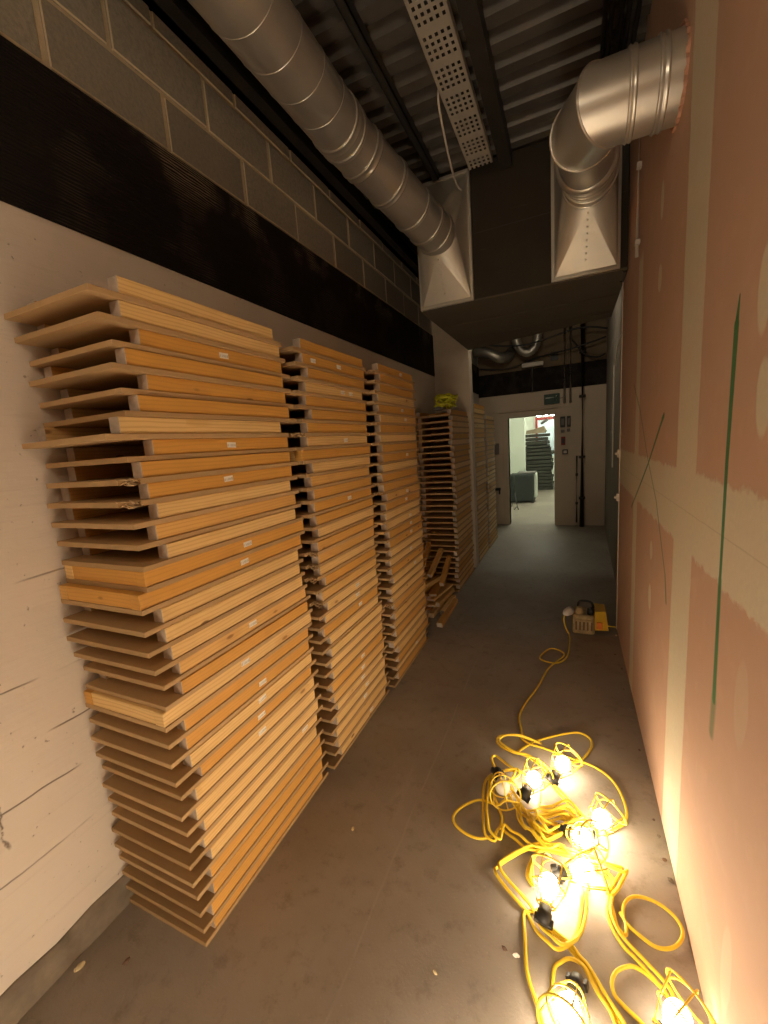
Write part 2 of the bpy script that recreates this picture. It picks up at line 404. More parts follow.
# blockwork above the band
bm = bmesh.new(); box(bm, XL-.2, XL-.006, -1.6, YF, 2.895, 3.68, 0)
brng = random.Random(11)
for k in range(4):
    z0 = 2.913 + k*.2225; off = .994 if k % 2 == 0 else 1.235
    y = off - .452*7
    while y < YF - .3:
        j = [brng.uniform(-.003, .003) for _ in range(4)]
        h = .2085
        if z0 + h > 3.67: h = 3.67 - z0
        box(bm, XL-.05, XL+.002+j[0], y+.008+j[1], y+.452-.008+j[2], z0+.002, z0+h+j[3], 1, .004)
        y += .452
struct('wall_left_upper', bm, [M['mortar'], M['block']])
bm = bmesh.new(); box(bm, XL-.02, XL+.04, -1.6, 5.08, 3.42, 3.60, 0); box(bm, XL, XL+.10, -1.6, 5.08, 3.42, 3.445, 0); struct('trim_2', bm, M['dark_void'])
# pier
bm = bmesh.new(); box(bm, XL, -1.098, 5.085, 5.235, 0, 3.3, 0, .006); struct('wall_pier', bm, M['pier'])
# right wall with a notch at its upper far end and a hole for the duct
DUCT_Y, DUCT_Z, DUCT_R = 1.965, 2.815, .128
bm = bmesh.new()
def wall_quad(y0, y1, z0, z1): box(bm, XR, XR+.075, y0, y1, z0, z1)
h = DUCT_R+.06
wall_quad(-1.6, DUCT_Y-h, 0, 3.68); wall_quad(DUCT_Y-h, DUCT_Y+h, 0, DUCT_Z-h); wall_quad(DUCT_Y-h, DUCT_Y+h, DUCT_Z+h, 3.68)
wall_quad(DUCT_Y+h, 3.655, 0, 3.68)
hr = DUCT_R+.008; seg = 48
sq = []; ci = []
for k in range(seg):
    a = 2*PI*k/seg; cx, sx = math.cos(a), math.sin(a); m_ = max(abs(cx), abs(sx))
    wob = 1 + .012*math.sin(5*a) + .01*math.sin(11*a+1)
    sq.append(bm.verts.new((XR, DUCT_Y + h*cx/m_, DUCT_Z + h*sx/m_))); ci.append(bm.verts.new((XR, DUCT_Y + hr*wob*cx, DUCT_Z + hr*wob*sx)))
ring_faces(bm, sq, ci, 0, False)
struct('wall_right', bm, M['pink_board'])
bm = bmesh.new(); box(bm, XR-.006, XR+.09, 3.650, 3.668, 0, 3.66, 0, .002); struct('trim_3', bm, M['plaster_edge'])
bm = bmesh.new()
vs = [bm.verts.new(p) for p in ((.40, 3.62, 0), (.53, YF, 0), (.53, YF, 3.68), (.40, 3.62, 3.68), (.50, 3.62, 0), (.63, YF, 0), (.63, YF, 3.68), (.50, 3.62, 3.68))]
for q in ((0,1,2,3), (4,7,6,5), (0,3,7,4), (1,5,6,2), (3,2,6,7)): bm.faces.new([vs[i] for i in q])
struct('wall_right_far', bm, M['grey_wall'])
# far wall with door opening
DX0, DX1, DZ = -1.035, -.262, 1.955
bm = bmesh.new()
box(bm, XL-.2, DX0, YF, YF+.18, 0, 2.37); box(bm, DX1, .62, YF, YF+.18, 0, 2.37); box(bm, DX0, DX1, YF, YF+.18, DZ, 2.37)
box(bm, -.20, .075, YF-.03, YF, 0, 2.33)
struct('wall_far', bm, M['far_wall'])
bm = bmesh.new(); box(bm, XL, .60, YF-.02, YF+.18, 2.365, 2.750); struct('trim_4', bm, M['black_band'])
bm = bmesh.new(); box(bm, XL, .60, YF, YF+.18, 2.745, 3.68); struct('wall_far_upper', bm, M['far_upper'])
bm = bmesh.new()
for (a, b) in ((DX0-.09, DX0), (DX1, DX1+.07)): box(bm, a, b, YF-.025, YF+.19, 0, DZ+.07, 0, .004)
box(bm, DX0-.09, DX1+.07, YF-.026, YF+.19, DZ, DZ+.085, 0, .004)
box(bm, DX0-.16, .05, YF-.035, YF+.01, DZ+.10, DZ+.125, 0, .003)
struct('door_1', bm, M['far_wall'])
# ceiling: trapezoidal steel deck
bm = bmesh.new(); y = -1.58; A = None; pr = []
while y < 3.5:
    pr += [(y, 3.59), (y+.060, 3.59), (y+.078, 3.645), (y+.139, 3.645)]; y += .157
for (yy, zz) in pr:
    B = [bm.verts.new((x, yy, zz)) for x in (XL, XR)]
    if A: bm.faces.new((A[0], A[1], B[1], B[0]))
    A = B
struct('ceiling', bm, M['deck'])
bm = bmesh.new(); box(bm, -2.6, 1.3, -1.75, YF+.2, 3.68, 3.80); struct('ceiling_slab', bm, M['dark_void'])
bm = bmesh.new(); box(bm, -2.6, 1.3, -1.75, -1.6, 0, 3.68); struct('wall_back', bm, M['grey_wall'])

# far room
bm = bmesh.new(); box(bm, -2.6, -2.5, YF+.18, 15, 0, 2.9); struct('wall_room_left', bm, M['room_wall'])
bm = bmesh.new(); box(bm, 1.2, 1.3, YF+.18, 15, 0, 2.9); struct('wall_room_right', bm, M['room_wall'])
bm = bmesh.new(); box(bm, -2.6, 1.3, 15, 15.1, 0, 2.9); struct('wall_room_back', bm, M['room_wall'])
bm = bmesh.new(); box(bm, -2.6, 1.3, YF+.18, 15.1, 2.9, 3.0); struct('ceiling_room', bm, M['room_wall'])
bm = bmesh.new(); box(bm, -2.5, -1.065, 11.1, 11.3, 0, 2.9); struct('wall_room_partition', bm, M['room_wall'])
bm = bmesh.new(); box(bm, -2.6, DX0-.3, YF+.18, YF+.2, 0, 2.9); box(bm, DX1+.3, 1.3, YF+.18, YF+.2, 0, 2.9); struct('wall_room_front', bm, M['room_wall'])

# ------------------------------------------------------------------ plenum box and ducts
PB = thing('plenum_box', 'large dark boxed-in plenum hanging under the ceiling across the corridor', 'duct box', (-.40, 4.1, 2.667))
def wl(name, bm, mats, root):
    o = obj(name, bm, mats, root); o.location = -Vector(root.location); return o
BX0, BX1, BY, BB0, BB1 = -1.097, .343, 3.376, 5.08, 4.64
def prism(bm, z0, z1, ins=0.):
    P = [(BX0+ins, BY+ins), (BX1-ins, BY+ins), (BX1-ins, BB1-ins), (BX0+ins, BB0-ins)]
    A = [bm.verts.new((x, y, z0)) for x, y in P]; B = [bm.verts.new((x, y, z1)) for x, y in P]
    bm.faces.new(A[::-1]); bm.faces.new(B)
    for i in range(4): bm.faces.new((A[i], A[(i+1) % 4], B[(i+1) % 4], B[i]))
bm = bmesh.new(); prism(bm, 2.680, 3.134); wl('lower_casing', bm, M['plenum'], PB)
bm = bmesh.new(); prism(bm, 3.139, 3.59, .004); wl('upper_casing', bm, M['plenum'], PB)
bm = bmesh.new(); prism(bm, 3.132, 3.141, .003); wl('joint_strip', bm, M['dark_steel'], PB)
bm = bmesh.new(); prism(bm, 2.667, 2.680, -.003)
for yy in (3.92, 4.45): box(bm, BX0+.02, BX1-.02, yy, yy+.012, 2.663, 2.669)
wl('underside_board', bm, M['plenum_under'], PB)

def square_to_round(bm, x0, x1, z0, z1, yb, cx, cz, r, yc, seg=48):
    circ = [bm.verts.new((cx + r*math.cos(2*PI*k/seg), yc, cz + r*math.sin(2*PI*k/seg))) for k in range(seg)]
    cor = [bm.verts.new(p) for p in ((x1, yb, z1), (x0, yb, z1), (x0, yb, z0), (x1, yb, z0))]   # quadrant order
    for k in range(seg):
        q = int(k*4/seg); bm.faces.new((circ[k], circ[(k+1) % seg], cor[q])).smooth = True
    for q in range(4):
        k = (q*seg//4) % seg; bm.faces.new((circ[k], cor[q], cor[(q-1) % 4]))
def flange(bm, x0, x1, z0, z1, y0, y1, w=.03):
    box(bm, x0-w, x0, y0, y1, z0-w, z1+w, 0, .002); box(bm, x1, x1+w, y0, y1, z0-w, z1+w, 0, .002)
    box(bm, x0, x1, y0, y1, z0-w, z0, 0, .002); box(bm, x0, x1, y0, y1, z1, z1+w, 0, .002)
def spiral(bm, p0, p1, r, pitch, rr=.0035):
    p0, p1 = Vector(p0), Vector(p1); L = (p1-p0).length; d = (p1-p0)/L; a, b = frame_of(d); n = int(L/pitch*30)
    tube(bm, [p0 + d*(L*i/n) + (r)*(math.cos(2*PI*i/30)*a + math.sin(2*PI*i/30)*b) for i in range(n+1)], rr, 5)
def band_ring(name, p, d, r, w, root, m):
    p, d = Vector(p), Vector(d).normalized(); bm = bmesh.new()
    lathe(bm, p, d, [(-w/2, r), (-w/2, r+.006), (-w/2+.006, r+.009), (-w/2+.012, r+.005), (w/2-.012, r+.005), (w/2-.006, r+.009), (w/2, r+.006), (w/2, r)], 48, 0, False)
    return wl(name, bm, m, root)

# left duct
DL = thing('ventilation_duct', 'long galvanised spiral duct running along the left wall into a splayed metal hood', 'duct', (-1.118, 1.5, 3.305))
RL = .138
P0, P1, P2, P3 = Vector((-1.118, -1.55, 3.305)), Vector((-1.118, 2.30, 3.305)), Vector((-.945, 2.995, 3.160)), Vector((-.893, 3.19, 3.119))
bm = bmesh.new(); mitre(bm, [P0, P1-(P1-P0).normalized()*.10], RL); spiral(bm, P0, P1-(P1-P0).normalized()*.12, RL, .17, .0028); wl('spiral_pipe', bm, M['galv'], DL)
bm = bmesh.new(); mitre(bm, [P1-(P1-P0).normalized()*.10, P1, P1+(P2-P1)*.16], RL); wl('elbow', bm, M['galv'], DL)
bm = bmesh.new(); mitre(bm, [P1+(P2-P1)*.16, P2, P3], RL, n1=Vector((0,1,0))); wl('straight_pipe', bm, M['galv'], DL)
for p, d_, w in ((P1-Vector((0,.13,0)), (0,1,0), .05), (P1-Vector((0,.05,0)), (0,1,0), .03), (P1+(P2-P1)*.16, P2-P1, .05), (P1+(P2-P1)*.5, P2-P1, .04), (P1+(P2-P1)*.86, P2-P1, .03), (P2+(P3-P2)*.35, P3-P2, .03), (P3-(P3-P2)*.08, P3-P2, .03)):
    band_ring('coupling_band', p, d_, RL-.001, w, DL, M['galv'])
bm = bmesh.new(); square_to_round(bm, -1.077, -.690, 2.690, 3.552, 3.362, -.893, 3.119, RL+.003, 3.188); wl('hood', bm, M['galv_dull'], DL)
bm = bmesh.new(); flange(bm, -1.073, -.693, 2.694, 3.548, 3.350, 3.375, .022); wl('flange', bm, M['galv_dull'], DL)
bm = bmesh.new()
for k in range(1, 9):
    u = k/10; lathe(bm, Vector((-.893, 3.188-.003, 3.119-RL)).lerp(Vector((-.885, 3.358, 2.690)), u), (0, -.93, -.37), [(-.002, .006), (.003, .005), (.005, .002)], 8)
wl('rivet_seam', bm, M['galv_dull'], DL)
# right duct
DR = thing('ventilation_duct', 'short galvanised duct with a gored elbow entering the pink wall', 'duct', (.1, 2.6, 2.9))
RR, RN = .128, .146
Q = [Vector(p) for p in ((.41, 1.965, 2.815), (.110, 1.965, 2.815), (.050, 2.13, 2.845), (.075, 2.62, 3.00), (.100, 2.95, 3.10), (.100, 3.137, 3.152))]
bis = [None] + [((Q[i+1]-Q[i]).normalized() + (Q[i]-Q[i-1]).normalized()).normalized() for i in range(1, 5)]
bm = bmesh.new(); mitre(bm, Q[:2], RR, n1=bis[1]); wl('wall_stub', bm, M['galv'], DR)
bm = bmesh.new(); mitre(bm, Q[1:4], RR, n0=bis[1], n1=bis[3]); wl('elbow', bm, M['galv'], DR)
for i in (1, 2, 3):
    # raised seams on the gore joints
    bm = bmesh.new(); dd = (Q[i]-Q[i-1]).normalized(); a_, b_ = frame_of(dd)
    P = []
    for k in range(49):
        p = Q[i] + RR*(math.cos(2*PI*k/48)*a_ + math.sin(2*PI*k/48)*b_); P.append(p + dd*((Q[i]-p).dot(bis[i])/dd.dot(bis[i])))
    tube(bm, P, .005, 6); wl('gore_seam', bm, M['galv'], DR)
bm = bmesh.new(); mitre(bm, Q[3:], RN, n1=Vector((0,1,0))); spiral(bm, Q[3], Q[4], RN, .10, .003); wl('spiral_pipe', bm, M['galv'], DR)
bm = bmesh.new(); d3 = (Q[3]-Q[2]).normalized(); lathe(bm, Q[3], d3, [(-.02, RR+.002), (-.012, RN+.002), (.03, RN+.004), (.03, RN-.001)], 48, 0, False); wl('reducer_collar', bm, M['galv'], DR)
for p, d_, w in ((Q[0].lerp(Q[1], .42), Q[1]-Q[0], .03), (Q[0].lerp(Q[1], .72), Q[1]-Q[0], .025)): band_ring('coupling_band', p, d_, RR-.001, w, DR, M['galv'])
for p, d_, w in ((Q[4], Q[5]-Q[4], .025), (Q[5]-(Q[5]-Q[4])*.15, Q[5]-Q[4], .025)): band_ring('coupling_band', p, d_, RN-.001, w, DR, M['galv'])
bm = bmesh.new(); square_to_round(bm, -.106, .280, 2.696, 3.560, 3.362, .100, 3.152, RN+.003, 3.135); wl('hood', bm, M['galv_dull'], DR)
bm = bmesh.new(); flange(bm, -.102, .276, 2.700, 3.556, 3.350, 3.375, .022); wl('flange', bm, M['galv_dull'], DR)
bm = bmesh.new()
for k in range(1, 9):
    u = k/10; lathe(bm, Vector((.100, 3.135-.003, 3.152-RN)).lerp(Vector((.09, 3.358, 2.696)), u), (0, -.83, -.55), [(-.002, .006), (.003, .005), (.005, .002)], 8)
wl('rivet_seam', bm, M['galv_dull'], DR)
# ragged plaster round the hole
bm = bmesh.new(); grng = random.Random(5)
inn, out_ = [], []
for k in range(60):
    a = 2*PI*k/60
    inn.append(bm.verts.new((XR-.004, DUCT_Y+(DUCT_R+.002)*math.cos(a), DUCT_Z+(DUCT_R+.002)*math.sin(a))))
    w = .008 + grng.uniform(-.005, .008)
    out_.append(bm.verts.new((XR-.006-grng.uniform(0, .006), DUCT_Y+(DUCT_R+w)*math.cos(a), DUCT_Z+(DUCT_R+w)*math.sin(a))))
ring_faces(bm, inn, out_, 0, False)
o2 = [bm.verts.new((XR+.002, v.co.y, v.co.z)) for v in out_]; ring_faces(bm, out_, o2, 0, False)
struct('trim_5', bm, M['torn_pink'])

# ------------------------------------------------------------------ ceiling services
def strip_thing(name, label, cat, bm, mats, group=None): return tag(obj(name, bm, mats), label, cat, group)
# perforated cable tray
bm = bmesh.new()
tx0, tx1, ty0, ty1, tz = -.640, -.482, -1.5, 3.21, 3.47
nx, ny = 11, 246
xs = [tx0 + (tx1-tx0)*(i/nx) for i in range(nx+1)]; ys = [ty0 + (ty1-ty0)*(j/ny) for j in range(ny+1)]
V = {}
def vv(i, j):
    if (i, j) not in V: V[(i, j)] = bm.verts.new((xs[i], ys[j], tz))
    return V[(i, j)]
for i in range(nx):
    for j in range(ny):
        hole = (i % 2 == 1) and (j % 2 == 1) and ((j//2) % 5 != 4)
        if hole and ((j//2) % 5 in (1, 2)) and (i//2) % 2 == 0 and (j//10) % 2: hole = True
        if not hole: bm.faces.new((vv(i, j), vv(i+1, j), vv(i+1, j+1), vv(i, j+1)))
for x in (tx0, tx1): box(bm, x-.0015, x+.0015, ty0, ty1, tz, tz+.04)
CT = strip_thing('cable_tray', 'perforated galvanised cable tray hung under the steel deck', 'cable tray', bm, M['galv_tray'])
bm = bmesh.new()
for (xx, zz, rr) in ((-.615, 3.486, .011), (-.58, 3.484, .009), (-.545, 3.487, .012), (-.51, 3.483, .008)):
    tube(bm, smooth_path([(xx+.006*math.sin(k*1.7+xx*9), -1.5+k*.5, zz) for k in range(10)], 3), rr, 6)
strip_thing('cable_bundle', 'dark power cables lying in the perforated cable tray', 'cables', bm, M['black'])
bm = bmesh.new()
for sx in (0, 1):
    x0 = -.450 + sx*.072; box(bm, x0, x0+.007, -1.5, 3.36, 3.495, 3.588, 0)
box(bm, -.450, -.371, -1.5, 3.36, 3.488, 3.496, 0)
strip_thing('steel_channel', 'dark steel channel under the deck to the right of the cable tray', 'beam', bm, M['dark_steel'])
# slim channel at the left of the deck
bm = bmesh.new(); box(bm, -.93, -.885, -1.5, 3.30, 3.53, 3.537); box(bm, -.93, -.925, -1.5, 3.30, 3.53, 3.588); box(bm, -.89, -.885, -1.5, 3.30, 3.53, 3.588)
strip_thing('steel_channel', 'slim dark steel channel under the deck between the left duct and the cable tray', 'beam', bm, M['dark_steel'])
bm = bmesh.new(); tube(bm, smooth_path([(-.655, 2.52, 3.52), (-.665, 2.56, 3.45), (-.69, 2.85, 3.36), (-.705, 3.08, 3.34), (-.70, 3.2, 3.36)], 6), .006, 6)
strip_thing('hanging_cable', 'thin pale cable dangling beside the perforated cable tray', 'cable', bm, M['pale_conduit'])
# services on the wall beside the right hood
bm = bmesh.new(); box(bm, XR-.010, XR-.002, 3.40, 3.62, 2.66, 3.58); box(bm, XR-.030, XR-.002, 3.40, 3.41, 2.66, 3.58); box(bm, XR-.030, XR-.002, 3.61, 3.62, 2.66, 3.58)
k = 2.72
while k < 3.5: box(bm, XR-.034, XR-.028, 3.41, 3.61, k, k+.025); k += .085
strip_thing('wall_channel', 'upright dark cable channel with rungs on the far top end of the pink wall', 'cable tray', bm, M['dark_steel'])
bm = bmesh.new(); tube(bm, [(XR-.014, 2.86, 2.56), (XR-.014, 2.86, 3.58)], .009, 8)
for z in (2.62, 3.0, 3.4): box(bm, XR-.024, XR-.001, 2.845, 2.875, z, z+.025)
strip_thing('conduit', 'slim upright conduit high on the pink wall beside the right hood', 'pipe', bm, M['pale_conduit'])
bm = bmesh.new(); pr = random.Random(9)
for k in range(5):
    x0 = .15 + k*.033
    tube(bm, smooth_path([(x0+pr.uniform(-.01, .01), -1.5+j*.48, 3.55+pr.uniform(-.018, .018)) for j in range(11)], 3), .012, 6)
strip_thing('cable_bundle', 'dark cables strung under the deck along the pink wall', 'cables', bm, M['black'])

# ------------------------------------------------------------------ timber panels
LEN_N = ('the nearest stack', 'the second stack', 'the third stack', 'the stack before the concrete pier', 'the first stack beyond the pier', 'the stack nearest the far doorway')
PITCH, BT = .0629, .016
def ordw(n):
    return '%d%s' % (n, 'th' if 10 <= n % 100 <= 20 else {1: 'st', 2: 'nd', 3: 'rd'}.get(n % 10, 'th'))
def kit(L, W):
    """shared meshes of one panel size: board, front batten, back batten, end rail"""
    K = {}
    bm = bmesh.new(); box(bm, -W/2, W/2, -L/2, L/2, 0, BT, 0, .0012); K['board'] = mesh('board', bm, M['board'])
    # a board with a splintered near front corner
    bm = bmesh.new(); box(bm, -W/2, W/2, -L/2+.035, L/2, 0, BT, 0); box(bm, -W/2, W/2-.05, -L/2, -L/2+.035, 0, BT, 0)
    sr = random.Random(2)
    for k in range(16):
        x = W/2-.055+.055*k/16; y0 = -L/2+.04; ln = sr.uniform(.01, .05)
        z = sr.uniform(0, BT*.8)
        tube(bm, [(x, y0+.01, z), (x+sr.uniform(-.008, .008), y0-ln*.6, z+sr.uniform(-.004, .006)), (x+sr.uniform(-.012, .014), y0-ln, z+sr.uniform(-.008, .01))], [.004, .003, .0008], 5, 1)
    K['board_split'] = mesh('board', bm, [M['board'], M['splinter']])
    for nm, x0, x1 in (('front', W/2-.045, W/2-.004), ('back', -W/2+.004, -W/2+.045)):
        for var, a, b in (('', .065, .03), ('_long', .0, .0), ('_short', .085, .05), ('_mid', .045, .045)):
            bm = bmesh.new(); fs = box(bm, x0, x1, -L/2+a, L/2-b, BT, PITCH-.0008, 0, .0015)
            for f_ in bm.faces:
                if abs(f_.normal.y) > .9 or abs(f_.calc_center_median().y) > L/2-max(a, b)-.001 and abs(f_.calc_center_median().y - (-L/2+a)) < .002: f_.material_index = 1
            bm.normal_update()
            for f_ in bm.faces:
                if abs(f_.normal.y) > .9: f_.material_index = 1
            K[nm+var] = mesh('batten', bm, [M['pine_y'], M['pine_y' if var == '_long' else 'end_grain']])
    bm = bmesh.new(); box(bm, -W/2+.006, W/2-.046, -L/2+.002, -L/2+.04, BT, PITCH-.001, 0, .0015); K['rail'] = mesh('end_rail', bm, M['pine_x'])
    bm = bmesh.new(); box(bm, -W/2+.046, W/2-.046, -.02, .02, BT, PITCH-.004, 0); K['cross'] = mesh('cross_rail', bm, M['pine_x'])
    return K
bm = bmesh.new(); box(bm, 0, .0008, -.021, .021, -.0095, .0095); LABEL = mesh('paper_label', bm, M['label'])
jit1 = [.731,.737,.769,.751,.775,.769,.708,.761,.745,.744,.742,.740,.742,.748,.724,.720,.721,.725,.745,.745,.727,.738,.734,.728,.743,.736,.742,.739,.736,.737,.74,.738,.741,.738]
S1 = [(1.18,1.99),(1.16,1.66),(1.12,1.53),(1.17,1.28),(1.15,1.22),(1.15,.97),(1.08,.85),(1.16,.72),(1.14,.66),(1.13,.59),(1.12,.53),(1.39,.34)]
S2 = [(1.74,2.03),(1.98,2.04),(2.01,1.91),(2.1,1.91),(1.98,1.66),(1.98,1.35),(1.97,.85),(1.98,.78),(2.0,.72),(1.97,.4),(1.96,.34),(1.96,.27),(1.99,.22),(1.96,.15),(2.02,.03)]
S3 = [(2.81,2.08),(2.79,1.86),(2.85,1.78),(2.85,1.54),(2.78,1.29),(2.77,1.22),(2.83,1.08),(2.82,1.03),(2.81,.98),(2.8,.85),(2.85,.71),(2.8,.08)]
#        y0    length  n  x0     x1     rails           stickers  name
STK = [(None, .785, 34, -1.522, -1.120, {14, 15, 21}, S1),
       (1.575, .715, 34, -1.520, -1.112, {9}, S2),
       (2.335, .745, 34, -1.518, -1.085, set(), S3),
       (4.20, .80, 31, -1.500, -1.110, set(), []),
       (5.285, .76, 33, -1.510, -1.110, set(), []),
       (6.075, .74, 31, -1.510, -1.105, set(), [])]
prng = random.Random(21)
for si, (y0, L, N, x0, x1, rails, stick) in enumerate(STK):
    K = kit(L, x1-x0); byitem = {}
    for (sy, sz) in stick:
        byitem.setdefault(max(1, min(N, N - int((sz)//PITCH))), []).append(sy)
    for k in range(1, N+1):                 # k counts from the top
        z = (N-k)*PITCH
        if si == 0: yn = jit1[k-1] + (prng.uniform(-.006, .006))
        else: yn = y0 + prng.uniform(-.014, .014) + (.012 if k < 8 else 0)*prng.choice((0, 1, -1))
        xo = prng.uniform(-.006, .006) if si != 3 else prng.uniform(-.008, .008)
        nm = LEN_N[si]
        near_end = 'closed end rail, ' if k in rails else ''
        pos = 'topmost of ' + nm if k == 1 else ('lowest of ' + nm + ', on the floor' if k == N else ('%s from top of %s' % (ordw(k), nm) if k <= N-N//2 else '%s up from floor in %s' % (ordw(N-k+1), nm)))
        extra = ', with paper sticker' if k in byitem else ''
        root = thing('wooden_platform', ('closed-ended pine platform, ' if k in rails else 'pine-battened wooden platform, ') + pos + extra, 'platform', ((x0+x1)/2 + xo, yn + L/2, z), (0, 0, prng.uniform(-.003, .003)), 'wooden platforms in ' + nm)
        split = (si == 0 and k in (9, 10)) or (si in (1, 2) and prng.random() < .05)
        link('board', K['board_split' if split else 'board'], root)
        var = '_long' if k in rails else prng.choice(('', '', '', '_short', '_mid', '_mid'))
        fb = link('batten', K['front'+var], root)
        link('batten', K['back'+('_long' if k in rails else prng.choice(('', '_mid')))], root)
        if k in rails: link('end_rail', K['rail'], root)
        link('cross_rail', K['cross'], root)
        for sy in byitem.get(k, []):
            lb = link('paper_label', LABEL, fb, ((x1-x0)/2-.0042, sy-(yn+L/2), BT+(PITCH-BT)*prng.uniform(.45, .6)), (prng.uniform(-.06, .06), 0, 0)); lb['label'] = 'white paper sticker'

# loose offcuts between the third stack and the pier stack
bmk = {}
def offcut_mesh(L, w, h):
    bm = bmesh.new(); box(bm, -w/2, w/2, -L/2, L/2, -h/2, h/2, 0, .002)
    bm.normal_update()
    for f_ in bm.faces:
        if abs(f_.normal.y) > .9: f_.material_index = 1
    return mesh('timber_offcut', bm, [M['pine_y'], M['end_grain']])
OM = [offcut_mesh(l, .045, .045) for l in (.42, .50, .58)] + [offcut_mesh(l, .07, .022) for l in (.45, .54)]
org = random.Random(4)
k = 0
layers = [(-1.12, .024, .0), (-1.19, .024, .08), (-1.27, .024, -.1), (-1.35, .024, .05), (-1.43, .024, 0), (-1.49, .024, .03),
          (-1.17, .073, .16), (-1.25, .073, -.12), (-1.33, .073, .1), (-1.41, .073, -.05), (-1.48, .073, .05),
          (-1.21, .124, .25), (-1.30, .124, -.2), (-1.39, .124, .12), (-1.47, .124, .0),
          (-1.25, .176, -.25), (-1.35, .176, .2), (-1.45, .176, .05),
          (-1.30, .230, .3), (-1.41, .230, -.12), (-1.48, .230, .1), (-1.36, .285, .15), (-1.45, .285, -.05), (-1.42, .34, .2)]
for i, (x, z, a) in enumerate(layers):
    me = OM[(i*2) % 3] if i % 4 != 3 else OM[3 + (i//4) % 2]
    yc = 3.80 - .012*i*0 + org.uniform(-.05, .05)
    o = link('timber_offcut', me, None, (x+.01, yc, z + .001), (org.uniform(-.04, .04) if z > .03 else 0, 0, -a*.6))
    tag(o, 'loose pine offcut in the heap between the third stack and the pier stack', 'offcut', 'offcuts heaped between the stacks')
o = link('timber_offcut', offcut_mesh(.60, .055, .04), None, (-1.068, 3.60, .021), (0, 0, .02)); tag(o, 'front pine offcut lying along the floor edge of the offcut heap', 'offcut', 'offcuts heaped between the stacks')
for i, (x, y, z, ry) in enumerate(((-1.17, 3.93, .32, .05), (-1.27, 3.93, .40, -.05), (-1.38, 3.93, .46, .08))):
    o = link('timber_offcut', OM[0], None, (x, y, z+.005), (.42, 0, ry))
    tag(o, ('pine offcut leaning steeply on the pier stack, nearest the corridor', 'middle pine offcut of three leaning on the pier stack', 'pine offcut leaning on the pier stack, nearest the wall')[i], 'offcut', 'offcuts heaped between the stacks')

# yellow cable coil on the pier stack
bm = bmesh.new(); lr = random.Random(12); pts = []
for i in range(90):
    a = i*.55; R_ = .085 + .035*math.sin(i*.37) + lr.uniform(-.012, .012)
    pts.append((-1.20 + R_*1.0*math.cos(a) , 4.36 + R_*1.2*math.sin(a), 31*PITCH + .018 + .14*abs(math.sin(i*.21))*(1-R_*2.5) + lr.uniform(0, .03)))
tube(bm, smooth_path(pts, 4), .011, 7)
cc = strip_thing('cable_coil', 'tangled yellow-green cable coil on top of the stack by the pier', 'cable', bm, M['lime'])
bm = bmesh.new(); lathe(bm, (-1.33, 4.33, 31*PITCH+.022), (.9, .3, .05), [(0, .018), (.03, .022), (.09, .022), (.10, .012), (.13, .010)], 14)
o = obj('plug', bm, M['grey_box'], cc)

